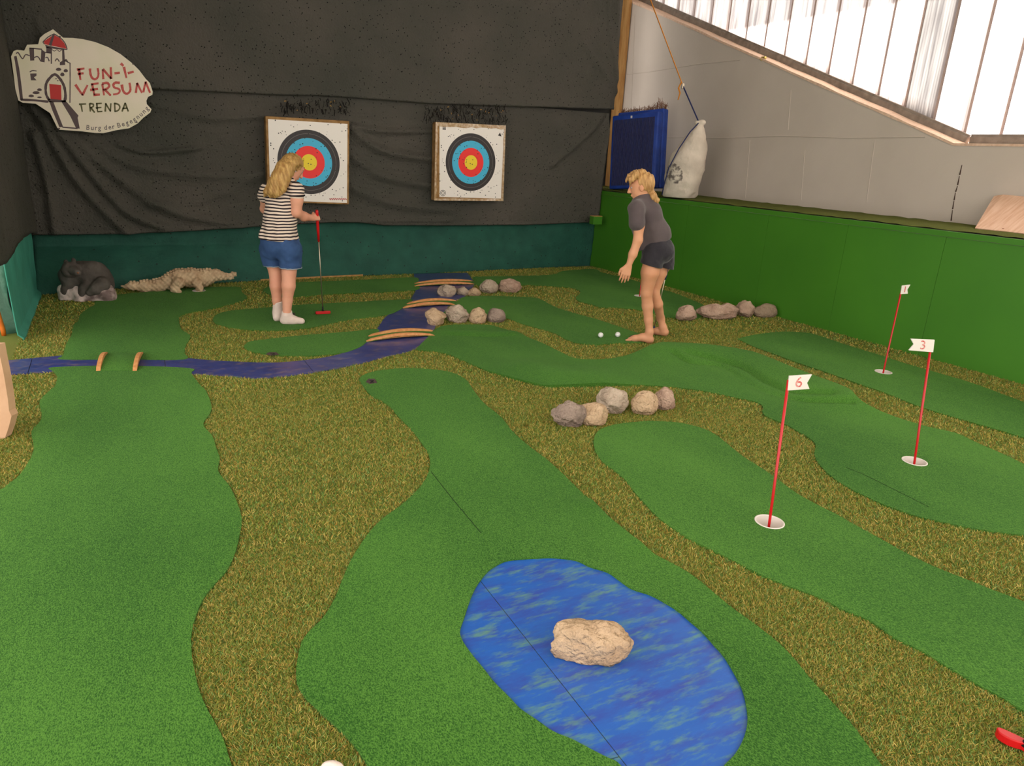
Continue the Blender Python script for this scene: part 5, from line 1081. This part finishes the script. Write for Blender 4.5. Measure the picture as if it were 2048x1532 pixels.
b.chain([K(1275, 418, -.15), K(1278, 450, -.17), K(1276, 480, -.18), K(1266, 508, -.18), K(1258, 529, -.18)], [.048, .045, .037, .034, .024], .02)
wL = K(1257, 531, -.18); hand(b, wL, loc(-.2, .05, -.98), loc(.15, .95, .05), loc(-.95, .2, .1), .16, .165, .3, .05)
wR = K(1333, 527, .17); b.chain([K(1302, 414, .15), K(1322, 470, .24), wR], [.048, .04, .026], .02)
hand(b, wR, loc(.05, -.55, -.8), loc(-.95, -.2, .1), loc(.1, .6, -.6), 1.1, .155, .9)
g2p = b.build('person', M_skin2, None, org); tag(g2p, 'barefoot person with tied-back blond hair, dark shirt and black shorts bending forward', 'person')
eyes(g2p, HC, s_, f_, u_, k_, org)
M_shirt = mat('charcoal jersey', c(92, 80, 80), .85, var=(5, .3, .7), col2=c(80, 68, 70), bump=(12, .3, .015), bump2=(300, .2, .001), sheen=.2); M_shorts = mat('black cotton shorts', c(38, 34, 40), .85, bump=(24, .5, .015), var=(8, .3, .7), col2=c(50, 46, 52), sheen=.2)
b = Body(.0055); b.chain([K(1284, 410), K(1297, 430), K(1312, 466), K(1317, 490)], [.092, .108, .114, .115], .04).chain([K(1279, 425, -.02), K(1284, 455), K(1291, 495)], [.085, .08, .08], .04).cone(K(1272, 416, -.13), K(1301, 411, .13), .066, .062, .05).cone(K(1288, 404), K(1286, 397), .068, .058, .03)
b.cone(K(1273, 420, -.15), K(1274, 447, -.17), .066, .0675, .025).cone(K(1303, 414, .15), K(1312, 440, .2), .062, .06, .025)
P0 = K(1308, 488); v = K(1341, 475)-K(1275, 502); v = np.array([v@RH, v[2]]); b.cut(P0, loc(v[1], 0, -v[0]))
b.build('dark_shirt', M_shirt, g2p, org, noise=lambda P: .006*vnoise(P*[1, 1, .6], 9, 4)+.004*vnoise(P, 20, 5))
b = Body(.0055); b.ell(K(1316, 497), (.128, .15, .12), [RH, FH, UP], k=.03).ell(K(1330, 504, -.03), (.078, .09, .09), [RH, FH, UP], k=.03).ell(K(1331, 504, .08), (.072, .08, .09), [RH, FH, UP], k=.03).cone(hL, K(1302, 538, -.05), .104, .094, .02).cone(hR, K(1328, 542, .08), .095, .088, .02)
v = K(1342, 540)-K(1284, 525); v = np.array([v@RH, v[2]]); b.cut(K(1284, 526, -.05), loc(v[1], 0, -v[0])); v = K(1345, 466)-K(1275, 494); v = np.array([v@RH, v[2]]); b.cut(K(1310, 478), -loc(v[1], 0, -v[0]))
b.build('black_shorts', M_shorts, g2p, org, noise=lambda P: .006*vnoise(P*[1, 1, 1.5], 13, 6)+.003*vnoise(P, 30, 5))
M_hair2 = hairmat('sandy blond hair', c(214, 168, 108), c(166, 120, 72))
b = Body(.005); b.ell(HC+u_*.030-f_*.028, (.081, .093, .086), [s_, f_, u_], k=.015).ell(HC-f_*.062+u_*.0, (.064, .042, .055), [s_, f_, u_], k=.015)
b.chain([K(1283, 346), K(1270, 348, -.02), K(1259, 353, -.02), K(1252, 363, -.02)], [.035, .03, .02, .008], .02); b.chain([K(1272, 350, -.06), K(1262, 360, -.06), K(1259, 370, -.05)], [.03, .018, .007], .02)
b.chain([K(1300, 380, -.01), K(1305, 391, -.015)], [.036, .026], .015).ell(K(1307, 393, -.03), (.036, .034, .036), k=.008).chain([K(1308, 396, -.02), K(1313, 401, -.03), K(1315, 406, -.03)], [.028, .022, .010], .012)
b.build('hair', M_hair2, g2p, org, noise=nx)
# blue putter held behind
pt = K(1334.5, 536, .09); hd_ = fl(1306, 668, .008); putter(pt, np.array([hd_[0]+RH[0]*.0, hd_[1], .035]), None, .115, M_blueg, 'blue gripped putter with blue head held behind the dark-shirt person', FH*.8-RH*.3, headlen=.10)
# red putter of the photographer at the lower right corner
hp = fl(2040, 1508, .0); tp_ = hp+np.array([.30, -.25, .80]); putter(tp_, np.array([hp[0], hp[1], .035]), None, .25, M_red, 'red putter head entering at the bottom right corner', U(fl(2000, 1488)-hp), headlen=.125)
